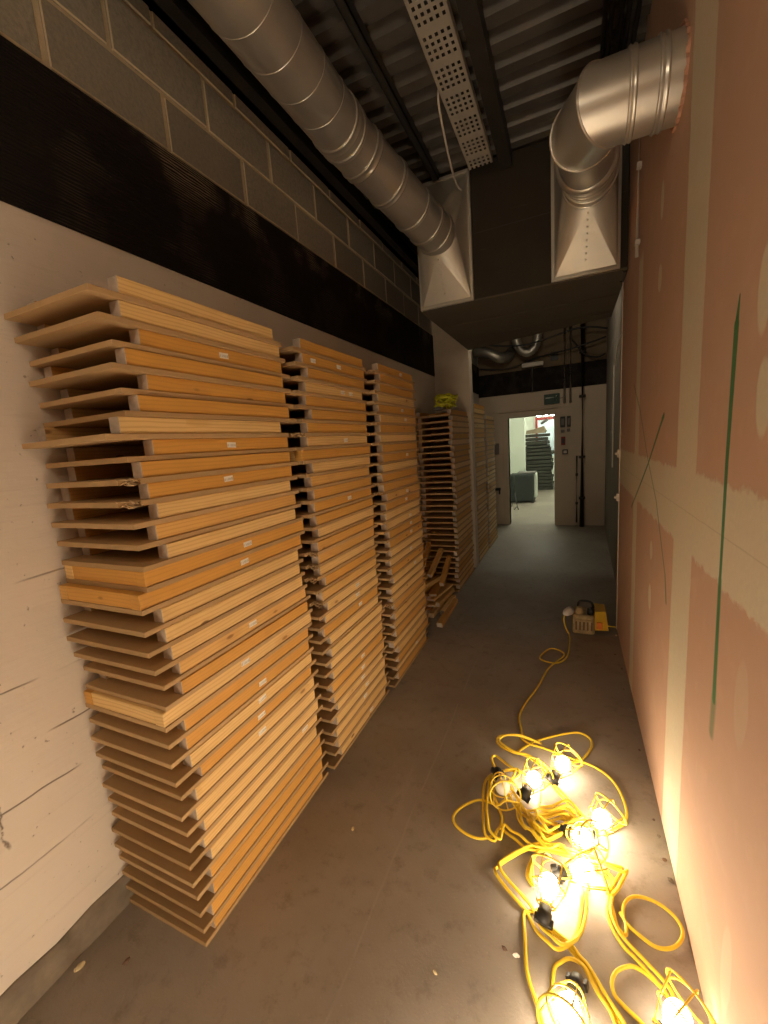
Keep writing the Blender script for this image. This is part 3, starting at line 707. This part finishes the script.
# ------------------------------------------------------------------ festoon cable and caged lamps
CORDS={
 'supply':(0.008,[ (-0.012,3.440),(-0.008,3.40),(-0.005,3.36),(-0.021,3.080),(-0.091,2.951),(-0.205,2.982),(-0.151,3.145),(-0.084,3.148),(-0.045,3.073),(-0.139,2.867),(-0.194,2.614),(-0.252,2.414),(-0.274,2.278),(-0.254,2.171),(-0.236,2.097) ]),
 'a':(0.02,[ (-0.154,2.085),(-0.261,2.089),(-0.347,2.060),(-0.363,2.026),(-0.337,1.991),(-0.273,1.967),(-0.214,1.958),(-0.168,1.927),(-0.130,1.904),(-0.094,1.814),(-0.037,1.753),(0.021,1.688),(0.036,1.658),(0.035,1.614) ]),
 'b':(0.01,[ (-0.250,1.988),(-0.192,2.066),(-0.131,2.125),(-0.023,2.203),(0.046,2.232),(0.094,2.202),(0.100,2.148),(0.076,2.079),(0.043,2.018),(-0.012,1.992) ]),
 'c':(0.012,[ (-0.246,2.096),(-0.197,2.057),(-0.132,2.049),(-0.064,2.035),(0.004,2.019),(0.042,2.012),(0.106,1.997),(0.165,1.953),(0.200,1.887),(0.216,1.812),(0.216,1.752),(0.198,1.711),(0.164,1.669),(0.123,1.631) ]),
 'd':(0.012,[ (-0.314,1.628),(-0.379,1.621),(-0.438,1.566),(-0.466,1.507),(-0.451,1.467),(-0.403,1.441),(-0.343,1.437),(-0.295,1.466),(-0.271,1.519),(-0.270,1.565),(-0.290,1.606),(-0.314,1.628) ]),
 'e':(0.02,[ (-0.350,1.793),(-0.369,1.728),(-0.365,1.657),(-0.352,1.575),(-0.336,1.501),(-0.319,1.456),(-0.281,1.445),(-0.278,1.484),(-0.266,1.512),(-0.236,1.494),(-0.203,1.474),(-0.153,1.449),(-0.063,1.474),(-0.004,1.475),(0.040,1.521) ]),
 'f':(0.014,[ (-0.038,1.506),(-0.146,1.457),(-0.251,1.358),(-0.257,1.318),(-0.218,1.286),(-0.171,1.251),(-0.137,1.230),(-0.105,1.188),(-0.070,1.158),(-0.039,1.149),(-0.003,1.178),(0.022,1.237),(0.033,1.308),(0.037,1.345),(0.044,1.393) ]),
 'g':(0.01,[ (-0.097,1.255),(-0.134,1.231),(-0.146,1.216),(-0.136,1.149),(-0.126,1.079),(-0.114,1.042),(-0.093,1.002),(-0.079,0.976),(-0.056,0.929),(-0.025,0.902) ]),
 'h':(0.012,[ (0.083,1.470),(0.127,1.441),(0.123,1.387),(0.113,1.321),(0.127,1.273),(0.153,1.235),(0.179,1.217),(0.207,1.194),(0.234,1.171),(0.251,1.154),(0.259,1.118),(0.260,1.076) ]),
 'i':(0.01,[ (0.116,1.409),(0.131,1.344),(0.140,1.293),(0.162,1.273),(0.167,1.309),(0.161,1.335),(0.170,1.376),(0.196,1.408),(0.233,1.420),(0.277,1.415),(0.313,1.393),(0.330,1.363),(0.326,1.331),(0.303,1.297),(0.273,1.277),(0.240,1.272),(0.202,1.289),(0.173,1.308),(0.153,1.341) ]),
 'j':(0.01,[ (0.252,1.159),(0.218,1.179),(0.189,1.190),(0.163,1.187),(0.128,1.161),(0.112,1.128),(0.117,1.097),(0.141,1.079),(0.176,1.060),(0.206,1.034),(0.211,0.997) ]),
 'k':(0.012,[ (-0.079,1.222),(-0.062,1.200),(-0.019,1.180),(0.015,1.154),(0.033,1.141),(0.058,1.114),(0.080,1.080),(0.106,1.055),(0.124,1.034),(0.148,0.990) ]),
 'l':(0.016,[ (-0.049,1.020),(-0.046,1.097),(-0.028,1.123),(-0.002,1.136),(0.033,1.132),(0.055,1.105),(0.077,1.071),(0.103,1.047),(0.125,0.999) ]),
 'm':(0.035,[ (0.009,1.647),(-0.046,1.632),(-0.103,1.619),(-0.151,1.579),(-0.152,1.559),(-0.129,1.512),(-0.097,1.499),(-0.044,1.537),(0.003,1.594),(0.017,1.635),(-0.034,1.657),(-0.100,1.638),(-0.146,1.596),(-0.138,1.544),(-0.091,1.529),(-0.032,1.569),(-0.002,1.618) ]),
 'n':(0.03,[ (-0.321,1.791),(-0.361,1.859),(-0.348,1.899),(-0.284,1.858),(-0.209,1.825),(-0.147,1.787),(-0.126,1.732),(-0.130,1.659),(-0.159,1.616),(-0.186,1.638) ]),
 'o':(0.012,[ (-0.346,1.786),(-0.341,1.723),(-0.316,1.661),(-0.293,1.626),(-0.270,1.656),(-0.225,1.660),(-0.176,1.620),(-0.158,1.595) ]),
 'p':(0.022,[ (-0.316,1.819),(-0.252,1.833),(-0.251,1.793),(-0.274,1.735),(-0.256,1.688),(-0.209,1.612),(-0.163,1.588),(-0.112,1.572),(-0.056,1.612),(-0.010,1.581) ]),
 'q':(0.03,[ (-0.219,1.670),(-0.205,1.579),(-0.173,1.531),(-0.152,1.527),(-0.092,1.471),(-0.052,1.494),(-0.002,1.487),(0.067,1.497),(0.107,1.487),(0.159,1.483),(0.172,1.476),(0.142,1.424),(0.120,1.380) ]),
 'r':(0.02,[ (-0.082,1.510),(-0.123,1.451),(-0.144,1.393),(-0.147,1.345),(-0.125,1.324) ]),
}
CR = .0056
def cord(bm, key, rr=CR, dz=0., jx=0., jy=0., wig=0.):
    z, pts = CORDS[key]; n = len(pts); cr = random.Random(key)
    P = []
    for i, (x, y) in enumerate(pts):
        e = min(i, n-1-i)
        zz = max(rr+.001, z*(.35 if e == 0 else 1.) + dz + (cr.uniform(-1, 1)*.008 if z > .013 else 0))
        P.append((x+jx+cr.uniform(-wig, wig), y+jy+cr.uniform(-wig, wig), zz))
    tube(bm, smooth_path(P, 7), rr, 8)
bm = bmesh.new(); cord(bm, 'supply', .0055)
tag(obj('supply_cord', bm, M['yellow']), 'single yellow supply cord trailing up the floor from the lamp tangle to the transformer', 'cable')
bm = bmesh.new()
for k in CORDS:
    if k != 'supply': cord(bm, k)
cord(bm, 'm', CR, .018, .012, -.01, .012); cord(bm, 'm', CR, -.012, -.014, .012, .014); cord(bm, 'm', CR, .03, .02, .02, .016)
cord(bm, 'e', CR, .008, .016, .012, .006); cord(bm, 'q', CR, .012, .012, -.016, .01); cord(bm, 'p', CR, .018, .02, .004, .01); cord(bm, 'a', CR, .014, .018, -.012, .004)
cord(bm, 'h', CR, .006, .012, .010, .003); cord(bm, 'f', CR, .012, .014, .012, .004); cord(bm, 'r', CR, .012, .008, -.006, .005); cord(bm, 'k', CR, .008, .014, -.004, .003)
tag(obj('festoon_cable', bm, M['yellow']), 'tangled yellow festoon cable looped over the floor between the lit cage lamps', 'cable')

# lamp meshes (axis +Z from socket to open end)
bm = bmesh.new(); lathe(bm, (0,0,0), (0,0,1), [(-.025, .012), (-.02, .021), (.0, .024), (.012, .024), (.014, .020), (.04, .020), (.042, .017)], 18); box(bm, -.03, .03, -.011, .011, -.024, .0, 0, .003); SOCK = mesh('socket', bm, M['black'])
bm = bmesh.new(); lathe(bm, (0,0,0), (0,0,1), [(.040, .013), (.052, .016), (.066, .026), (.082, .0325), (.097, .0325), (.110, .026), (.119, .014), (.122, .003)], 20); BULB = mesh('bulb', bm, M['bulb'])
BULB_FILL = BULB.copy(); BULB_FILL.materials.clear(); BULB_FILL.materials.append(M['bulb_fill'])
BULB_WEAK = BULB.copy(); BULB_WEAK.materials.clear(); BULB_WEAK.materials.append(M['bulb_weak'])
BULB_STRONG = BULB.copy(); BULB_STRONG.materials.clear(); BULB_STRONG.materials.append(M['bulb_strong'])
BULB_OFF = BULB.copy(); BULB_OFF.materials.clear(); BULB_OFF.materials.append(M['bulb_off'])
bm = bmesh.new(); rr = .0028
ring(bm, (0,0,.030), (0,0,1), .027, .0032); ring(bm, (0,0,.085), (0,0,1), .052, .0026, 32); ring(bm, (0,0,.145), (0,0,1), .066, .0036, 36)
for k in range(6):
    a = 2*PI*k/6; e = Vector((math.cos(a), math.sin(a), 0))
    tube(bm, [e*.027+Vector((0,0,.028)), e*.052+Vector((0,0,.085)), e*.066+Vector((0,0,.145))], rr, 6)
for k in range(3):
    a = 2*PI*k/3; e = Vector((math.cos(a), math.sin(a), 0))
    tube(bm, smooth_path([e*.066+Vector((0,0,.145)), e*.05+Vector((0,0,.162)), e*.015+Vector((0,0,.168)), Vector((0,0,.168))], 4), rr, 6)
CAGE = mesh('cage', bm, M['cage'])
LAMPS = [  # bulb x,y  socket x,y  bulb height, lit, label
 (-.033,1.887,-.083,1.796,.082,1,'lit caged lamp farthest from the camera, below the big cord loop'),
 (-.154,1.769,-.186,1.690,.060,1,'lit caged lamp left of the farthest one, its dark socket towards the camera'),
 (-.282,1.672,-.322,1.773,.060,0,'unlit caged lamp at the upper left end of the cable tangle'),
 (.116,1.634,.062,1.572,.080,1,'lit caged lamp nearest the right edge of the tangle, under the outer cord arc'),
 (.043,1.504,-.020,1.560,.095,1,'lit caged lamp in the middle of the tangle, upper of two touching glows'),
 (.047,1.397,-.035,1.374,.070,1,'lit caged lamp in the middle of the tangle, lower of two touching glows'),
 (-.069,1.288,-.082,1.190,.085,1,'lit caged lamp on the left with its socket pointing down to the camera'),
 (-.006,.972,.016,1.060,.075,1,'lit caged lamp at the bottom edge, left one of the nearest two'),
 (.262,1.070,.200,1.005,.070,3,'lit caged lamp at the bottom edge beside the pink wall'),
] + [(x, y, x+dx, y+dy, .075, 2, 'unseen caged fill lamp of the string carried on behind the camera') for x, y, dx, dy in ((-.12, .66, .06, .08), (-.22, .38, -.08, .05), (-.10, .02, .03, .09), (-.30, -.30, .08, .05), (-.12, -.62, .05, .08), (-.35, -.95, .05, .08))]  # unseen lamps carrying the string on, added with stronger bulbs as fill
for (bx_, by_, sx_, sy_, hb, lit, lab) in LAMPS:
    B = Vector((bx_, by_, hb)); S = Vector((sx_, sy_, .046)); dvec = (B-S).normalized()
    S = B - dvec*.09
    q = Vector((0,0,1)).rotation_difference(dvec)
    # rest the cage on the floor
    low = min((q @ v.co).z for v in CAGE.vertices) + S.z
    low2 = min((q @ v.co).z for v in SOCK.vertices) + S.z
    S.z += max(0, .003 - min(low, low2))
    root = thing('caged_lamp', lab, 'lamp', S, (0,0,0), 'festoon lamps on the floor'); root.rotation_mode = 'QUATERNION'; root.rotation_quaternion = q
    link('socket', SOCK, root); b_ = link('bulb', (BULB_OFF, BULB, BULB_STRONG, BULB_WEAK)[lit], root); link('cage', CAGE, root)
    if lit: b_['label'] = 'glowing bulb'

# two unseen lamps added for fill light, hung from the deck behind the camera
for x, y, z, lab in ((-.20, -.35, 2.85, 'unseen caged fill lamp added behind the camera, nearer one'), (-.30, -1.15, 2.85, 'unseen caged fill lamp added behind the camera, farther one')):
    root = thing('caged_lamp', lab, 'lamp', (x, y, z), (PI, 0, 0), 'added fill lamps hung from the deck')
    link('socket', SOCK, root); link('bulb', BULB_FILL, root); link('cage', CAGE, root)
    bm = bmesh.new(); tube(bm, [(0, 0, -.02), (.004, 0, -.6), (0, 0, z-3.60)], .006, 8); obj('cord', bm, M['yellow'], root)
# ------------------------------------------------------------------ transformer on the floor
TR = thing('site_transformer', 'dusty yellow site transformer on the floor by the end of the pink wall', 'transformer', (.115, 3.58, 0))
bm = bmesh.new(); box(bm, -.10, .06, -.10, .10, .0, .16, 0, .012); box(bm, -.085, .045, -.115, -.098, .03, .13, 0, .006); obj('front_housing', bm, M['dirty_yellow'], TR)
bm = bmesh.new()
vs = [bm.verts.new(p) for p in ((.062, -.11, .05), (.16, -.09, .05), (.14, -.07, .20), (.062, -.09, .20), (.062, .10, .05), (.16, .10, .05), (.14, .09, .20), (.062, .10, .20))]
for q in ((0,1,2,3), (4,7,6,5), (0,3,7,4), (1,5,6,2), (3,2,6,7), (0,4,5,1)): bm.faces.new([vs[i] for i in q])
obj('end_housing', bm, M['bright_yellow'], TR)
bm = bmesh.new(); box(bm, .075, .115, -.113, -.104, .065, .12, 0, .002); o = obj('sticker', bm, M['orange'], TR); o['label'] = 'orange sticker'
bm = bmesh.new(); tube(bm, smooth_path([(-.06, 0, .155), (-.055, 0, .23), (-.02, 0, .25), (.03, 0, .245), (.05, 0, .22), (.055, 0, .155)], 5), .010, 8); obj('handle', bm, M['black'], TR)
bm = bmesh.new(); lathe(bm, (-.05, -.05, .158), (0, -.2, 1), [(0, .03), (.03, .03), (.04, .022), (.06, .02)], 16); obj('socket_outlet', bm, M['dirty_yellow'], TR)
bm = bmesh.new(); lathe(bm, (.03, -.05, .158), (.1, -.1, 1), [(0, .026), (.05, .026), (.055, .018)], 16); obj('socket_outlet', bm, M['black'], TR)
bm = bmesh.new()
for k in range(5): box(bm, -.08+k*.028, -.068+k*.028, -.119, -.114, .045, .115)
obj('vent_slats', bm, M['rust'], TR)
bm = bmesh.new(); lathe(bm, (-.025, 3.52, .165), (.35, .6, .0), [(-.05, .012), (-.02, .028), (.02, .034), (.05, .034), (.055, .02)], 18)
pl = tag(obj('plug', bm, M['white_plastic']), 'white round plug on the left of the site transformer', 'plug')
bm = bmesh.new(); tube(bm, smooth_path([(-.042, 3.49, .161), (-.052, 3.46, .12), (-.035, 3.45, .05), (-.012, 3.44, .012)], 6), .006, 8); obj('cord_tail', bm, M['yellow'], pl)
bm = bmesh.new(); tube(bm, smooth_path([(.16, 3.70, .008), (.22, 3.69, .0065), (.29, 3.68, .0065), (.385, 3.675, .0065)], 6), .006, 8)
strip_thing('trailing_cord', 'thin pale cord on the floor between the transformer and the right wall', 'cable', bm, M['yellow'])

# floor debris
def chip(x, y, s, m, lab, cat, seed, flat=.35):
    bm = bmesh.new(); bmesh.ops.create_icosphere(bm, subdivisions=2, radius=1.); cr = random.Random(seed)
    for v in bm.verts: v.co = Vector((v.co.x*s*cr.uniform(.7, 1.2), v.co.y*s*.6*cr.uniform(.7, 1.2), (v.co.z*flat+flat)*s*cr.uniform(.8, 1.1)))
    mz = min(v.co.z for v in bm.verts)
    for v in bm.verts: v.co.z -= mz
    tag(obj('debris', bm, m, None, (x, y, .0005), (0, 0, cr.uniform(0, 6))), lab, cat)
chip(-1.478, .544, .018, M['chip'], 'pale torn scrap on the floor beside the left kerb', 'scrap', 1)
chip(-1.344, .614, .013, M['rust'], 'dark crumb on the floor near the bottom corner of the nearest stack', 'scrap', 2)
chip(-.158, 1.095, .011, M['white_plastic'], 'small white plastic bit on the floor left of the lamps', 'scrap', 3)
chip(-.86, 1.30, .010, M['chip'], 'pale wood crumb on the floor just in front of the nearest stack', 'scrap', 4)
chip(-.195, 1.10, .010, M['rust'], 'brown crumb on the floor beside the small white plastic bit', 'scrap', 5)
chip(-.385, .96, .008, M['chip'], 'pale pebble on the open floor left of the lamps', 'scrap', 6)
chip(.33, 3.52, .014, M['chip'], 'pale plaster crumb on the floor at the foot of the pink wall end', 'scrap', 7)
for i, (x, y, s) in enumerate(((.335, 1.52, .012), (.33, 1.60, .009), (.328, 1.70, .010), (.322, 1.78, .007), (.33, 2.02, .012), (.325, 2.2, .008), (.33, 2.55, .012), (.31, 2.75, .009), (.325, 3.0, .010), (.30, 3.2, .008))):
    bm = bmesh.new(); bmesh.ops.create_icosphere(bm, subdivisions=1, radius=s); cr = random.Random(40+i)
    for v in bm.verts: v.co *= cr.uniform(.6, 1.2); v.co.z *= .6
    mz = min(v.co.z for v in bm.verts)
    for v in bm.verts: v.co.z -= mz
    tag(obj('plaster_crumb', bm, M['rust'] if i % 2 else M['curb'], None, (x-.005, y, .0005)), 'brown plaster crumb in the row along the foot of the pink wall', 'scrap', 'crumbs along the pink wall')

# ------------------------------------------------------------------ far wall fittings
EX = thing('exit_sign', 'dark green emergency exit sign above the right of the far doorway', 'sign', (-.295, YF-.03, 2.21))
bm = bmesh.new(); box(bm, -.125, .125, -.012, .0, -.085, .085, 0, .003); obj('sign_board', bm, M['green_sign'], EX)
bm = bmesh.new()
box(bm, -.10, -.02, -.0145, -.0125, .012, .032); box(bm, -.02, .03, -.0145, -.0125, .018, .030); 
lathe(bm, (.072, -.013, .045), (0, 1, 0), [(-.0015, .010), (.0, .010)], 12)
for a, b in (((.068, .032), (.055, -.005)), ((.055, -.005), (.035, -.028)), ((.055, -.005), (.078, -.03)), ((.066, .025), (.09, .01)), ((.064, .025), (.042, .02))):
    tube(bm, [(a[0], -.013, a[1]), (b[0], -.013, b[1])], .005, 6)
obj('pictogram', bm, M['sign_white'], EX)
bm = bmesh.new(); tube(bm, [(.125, -.006, .0), (.20, -.006, .006)], .006, 6); obj('side_bracket', bm, M['dark_steel'], EX)
def panel_box(name, lab, cat, x0, x1, z0, z1, m, d=.04, inset=None, y=YF-.03):
    t_ = thing(name, lab, cat, ((x0+x1)/2, y, (z0+z1)/2)); w, h_ = (x1-x0)/2, (z1-z0)/2
    bm = bmesh.new(); box(bm, -w, w, -d, 0, -h_, h_, 0, .004); obj('case', bm, m, t_)
    bm = bmesh.new(); box(bm, -w*.6, w*.6, -d-.004, -d+.001, -h_*.6, h_*.6, 0, .001); obj('cover_plate', bm, inset or M['grey_box'], t_)
panel_box('control_panel', 'dark control panel right of the far doorway, left one of the upper two', 'control panel', -.165, -.085, 1.72, 1.90, M['charcoal'])
panel_box('control_panel', 'dark control panel right of the far doorway, right one of the upper two', 'control panel', -.060, .000, 1.72, 1.90, M['charcoal'])
panel_box('light_switch', 'small dark switch below the left control panel by the far doorway', 'switch', -.155, -.095, 1.63, 1.68, M['grey_box'])
panel_box('light_switch', 'small dark switch below the right control panel by the far doorway', 'switch', -.060, -.010, 1.64, 1.69, M['grey_box'])
panel_box('call_point', 'dark red fire call point on the wall right of the far doorway', 'alarm', -.150, -.085, 1.42, 1.56, M['red'], .05, M['charcoal'])
panel_box('socket_box', 'pale socket box with dark rim below the red call point', 'socket', -.130, -.045, 1.26, 1.34, M['charcoal'], .05, M['lamp_white'])
panel_box('switch_box', 'grey switch box on the far wall left of the doorway beside the last stack', 'switch', -1.275, -1.20, 1.32, 1.52, M['grey_box'], .05, None, YF)
bm = bmesh.new(); box(bm, -1.30, -1.19, YF-.06, YF, .65, .70, 0, .004); box(bm, -1.22, -1.195, YF-.06, YF-.03, .58, .66, 0, .004)
strip_thing('door_latch', 'black latch on the far wall low left of the doorway', 'latch', bm, M['black'])
# batten light and rod
LT = thing('batten_light', 'unlit white batten light hung in front of the black band over the doorway', 'light', (-.59, YF-.14, 2.80))
bm = bmesh.new(); box(bm, -.17, .17, -.05, .03, -.03, .035, 0, .006); obj('housing', bm, M['lamp_white'], LT)
bm = bmesh.new(); tube(bm, [(-.02, .10, -.02), (-.02, .10, -.44)], .014, 8); box(bm, -.025, -.015, 0, .10, -.02, 0); obj('stem', bm, M['pale_conduit'], LT)
bm = bmesh.new(); box(bm, -.12, .08, .03, .06, .035, .055); obj('hanger', bm, M['dark_steel'], LT)
# unseen lamp added behind the plenum to fill the far end with light
BL = thing('hidden_fill_lamp', 'unseen warm fill lamp added on the far side of the dark plenum', 'light', (-.45, 4.895, 3.12))
BL.rotation_euler = (0, 0, -.297)
bm = bmesh.new(); lathe(bm, (0,0,0), (0,1,0), [(-.008, .12), (.03, .12), (.04, .10)], 28); obj('base', bm, M['lamp_white'], BL)
bm = bmesh.new(); lathe(bm, (0,0,0), (0,1,0), [(.04, .098), (.07, .09), (.095, .06), (.10, .01)], 28); obj('diffuser', bm, M['fill_glass'], BL)
# upright pipes on the far wall
def pipe(name, lab, x, y, r, z0, z1, m, clips):
    t_ = thing(name, lab, 'pipe', (x, y, z0)); bm = bmesh.new(); tube(bm, [(0,0,0), (0,0,z1-z0)], r, 16); obj('tube', bm, m, t_)
    for z in clips:
        bm = bmesh.new(); lathe(bm, (0, 0, z-z0), (0,0,1), [(-.02, r), (-.02, r+.008), (.02, r+.008), (.02, r)], 16, 0, False); box(bm, -.012, .012, r, YF-y-.001, z-z0-.012, z-z0+.012); obj('pipe_clip', bm, M['dark_steel'], t_)
pipe('soil_pipe', 'thick black upright pipe on the far wall right of the doorway', .175, YF-.10, .042, 0, 3.67, M['black_pipe'], (.5, 1.2, 2.2, 2.9))
pipe('conduit', 'pale slim conduit rising beside the exit sign, left one of two', -.095, YF-.055, .022, 2.12, 3.4, M['pale_conduit'], (2.5,))
pipe('conduit', 'pale slim conduit rising beside the exit sign, right one of two', -.005, YF-.055, .022, 2.12, 3.4, M['pale_conduit'], (2.6,))
pipe('conduit', 'dark slim conduit low on the far wall left of the thick black pipe', .095, YF-.03, .012, .06, 1.22, M['dark_steel'], (.4, .9))
bm = bmesh.new(); box(bm, -.31, -.19, YF-.02, YF+.01, 2.84, 2.98, 0); strip_thing('vent_cover', 'small black square vent cover above the band on the far wall', 'vent', bm, M['black'])
# flexible ducts and cables above
def flex(lab, pts, r):
    bm = bmesh.new(); P = smooth_path(pts, 14); R_ = [r*(1+.09*(-1)**i) for i in range(len(P))]; tube(bm, P, R_, 16); strip_thing('flexible_duct', lab, 'duct', bm, M['foil'])
flex('crinkled foil duct above the far black band, left one', [(-1.5, 7.5, 3.12), (-1.30, 7.45, 3.06), (-1.1, 7.5, 2.96), (-.98, 7.65, 2.99), (-.95, 7.85, 3.08)], .085)
flex('crinkled foil duct above the far black band, looped over the batten light', [(-.85, 7.4, 3.35), (-.80, 7.45, 3.12), (-.70, 7.5, 2.99), (-.58, 7.5, 3.0), (-.50, 7.5, 3.14), (-.48, 7.5, 3.35)], .07)
bm = bmesh.new()
for k, pts in enumerate(([(-1.5, 7.78, 2.86), (-1.0, 7.79, 2.80), (-.5, 7.79, 2.92), (.0, 7.62, 2.95), (.5, 7.6, 3.05)], [(-1.5, 7.25, 3.2), (-.7, 7.25, 3.05), (.1, 7.3, 3.18), (.5, 7.35, 3.12)], [(.02, 7.7, 3.1), (.2, 7.66, 2.85), (.38, 7.7, 2.78), (.5, 7.72, 2.82)])):
    tube(bm, smooth_path(pts, 8), .014, 6)
strip_thing('cable_bundle', 'dark cables sagging above the far doorway band', 'cables', bm, M['black'])
bm = bmesh.new(); tube(bm, smooth_path([(.40, 3.72, 2.35), (.385, 3.9, 2.40), (.40, 4.6, 2.38), (.43, 5.2, 2.30), (.43, 5.3, 2.2), (.43, 5.32, 1.2)], 8), .008, 6)
strip_thing('wall_cable', 'thin pale cable curving over the top of the grey side wall', 'cable', bm, M['pale_conduit'])
for i, (z, lab) in enumerate(((1.44, 'upper metal bracket on the end edge of the pink wall'), (1.10, 'lower metal bracket on the end edge of the pink wall'))):
    bm = bmesh.new(); box(bm, XR-.022, XR+.03, 3.640, 3.672, z-.03, z+.03, 0, .004); lathe(bm, (XR-.02, 3.655, z), (-1, 0, 0), [(0, .012), (.016, .010)], 10)
    strip_thing('wall_bracket', lab, 'bracket', bm, M['plaster_edge'])

# ------------------------------------------------------------------ far room contents
CB = thing('cabinet', 'low charcoal cabinet seen through the far doorway', 'cabinet', (-1.08, 10.7, 0))
bm = bmesh.new(); box(bm, -.29, .27, -.24, .24, .03, .70, 0, .01); obj('body', bm, M['charcoal'], CB)
bm = bmesh.new(); box(bm, -.28, .262, -.252, -.238, .05, .68, 0, .004); obj('door', bm, M['charcoal'], CB)
bm = bmesh.new(); box(bm, -.12, .30, -.20, .22, .70, .745, 0, .012); obj('top', bm, M['grey_box'], CB)
bm = bmesh.new(); box(bm, .27, .325, -.15, .22, .12, .70, 0, .01); o = obj('side_panel', bm, M['room_wall'], CB); o['label'] = 'pale side panel'
bm = bmesh.new()
for x in (-.26, .24):
    for y in (-.2, .2): box(bm, x-.02, x+.02, y-.02, y+.02, 0, .03)
obj('plinth', bm, M['black'], CB)
bm = bmesh.new(); tube(bm, smooth_path([(-1.17, 9.75, .36), (-1.13, 9.6, .22), (-1.09, 9.5, .08), (-1.06, 9.45, .008)], 5), .012, 6); tube(bm, [(-1.09, 9.5, .08), (-1.15, 9.42, .012)], .010, 6)
tube(bm, [(-1.20, 9.9, .75), (-1.17, 9.75, .36)], .012, 6); tube(bm, [(-1.17, 9.75, .36), (-1.25, 9.8, .012)], .010, 6)
strip_thing('stand', 'thin dark stand with splayed feet just inside the far doorway', 'stand', bm, M['dark_steel'])
sr = random.Random(8); z = .002
for i in range(16):
    h_ = sr.uniform(.075, .115); w = .38 + sr.uniform(-.04, .04) - (i > 11)*.05
    bm = bmesh.new(); box(bm, -w, w, -.45, .45, 0, h_-.006, 0, .012)
    for v in bm.verts: v.co.z += .008*math.sin(v.co.x*9+i)+.008
    mz = min(v.co.z for v in bm.verts)
    for v in bm.verts: v.co.z -= mz
    n_ = 16-i
    tag(obj('dark_slab', bm, M['dark_slab'], None, (-.87+sr.uniform(-.03, .03) - (.05 if i > 10 else 0), 13.4, z), (0, 0, sr.uniform(-.06, .06))), ('topmost dark slab of the pile in the far room' if n_ == 1 else 'dark slab %s from the top of the pile in the far room' % ordw(n_)), 'slab', 'dark slabs piled in the far room')
    z += h_+.012
bm = bmesh.new()
vs = [bm.verts.new(p) for p in ((-1.22, 13.1, z), (-.70, 13.1, z), (-.66, 13.1, z+.06), (-.74, 13.1, z+.20), (-1.0, 13.1, z+.12), (-1.2, 13.1, z+.10))]
f0 = bm.faces.new(vs); ex = bmesh.ops.extrude_face_region(bm, geom=[f0])
for v in [g_ for g_ in ex['geom'] if isinstance(g_, bmesh.types.BMVert)]: v.co.y += .6
strip_thing('folded_sheet', 'tan folded sheet heaped on the dark pile in the far room', 'sheet', bm, M['tan_sheet'])
bm = bmesh.new(); box(bm, -.10, .12, -.2, .2, -.03, .03, 0, .01)
tag(obj('grey_pad', bm, M['grey_box'], None, (-.72, 13.3, z+.32), (0, -.55, 0)), 'tilted grey pad on the tan sheet in the far room', 'pad')
GS = thing('glazed_screen', 'red framed pale screen at the back of the far room', 'screen', (-.6, 14.8, 0))
bm = bmesh.new(); box(bm, -.40, 1.5, 0, .03, .9, 2.13); obj('pane', bm, M['room_blue'], GS)
bm = bmesh.new(); box(bm, -.47, -.40, -.03, .04, 0, 2.2, 0, .004); box(bm, -.40, 1.5, -.03, .04, 2.09, 2.17, 0, .004); box(bm, .35, .42, -.03, .04, .9, 2.09); obj('frame', bm, M['red'], GS)
bm = bmesh.new(); box(bm, -.40, 1.5, -.02, .04, 0, .9); obj('lower_panel', bm, M['room_wall'], GS)
for i, (x, y, lab) in enumerate(((-.75, 9.4, 'tube light on the far room ceiling just past the doorway'), (-.3, 11.3, 'tube light in the middle of the far room ceiling'), (-.7, 13.6, 'tube light on the far room ceiling over the dark pile'))):
    t_ = thing('tube_light', lab, 'light', (x, y, 2.88)); bm = bmesh.new(); box(bm, -.6, .6, -.06, .06, -.03, .015, 0, .004); obj('housing', bm, M['lamp_white'], t_)
    bm = bmesh.new(); box(bm, -.58, .58, -.045, .045, -.06, -.031, 0, .01); obj('diffuser', bm, M['tube'], t_)
for i, x in enumerate((-.93, -.72, -.52)):
    t_ = thing('spot_light', ('left', 'middle', 'right')[i] + ' one of three small lit spots above the red framed screen', 'light', (x, 14.3, 2.23))
    bm = bmesh.new(); lathe(bm, (0,0,0), (0, 0, 1), [(-.02, .05), (.0, .06), (.05, .04), (.08, .02), (.668, .012)], 14); obj('shade', bm, M['lamp_white'], t_)
    bm = bmesh.new(); lathe(bm, (0,0,0), (0, 0, 1), [(-.045, .02), (-.035, .06), (-.021, .06)], 14); obj('bulb', bm, M['tube'], t_)

# ------------------------------------------------------------------ world and view
w = bpy.data.worlds.new('world'); bpy.context.scene.world = w; w.use_nodes = True
w.node_tree.nodes['Background'].inputs[0].default_value = (.02, .018, .015, 1)
s = bpy.context.scene
s.view_settings.view_transform = 'Standard'; s.view_settings.look = 'None'; s.view_settings.gamma = 1; s.view_settings.use_curve_mapping = False
s.view_settings.exposure = 0.55
s.cycles.max_bounces = 10; s.cycles.diffuse_bounces = 6; s.cycles.sample_clamp_indirect = 6.
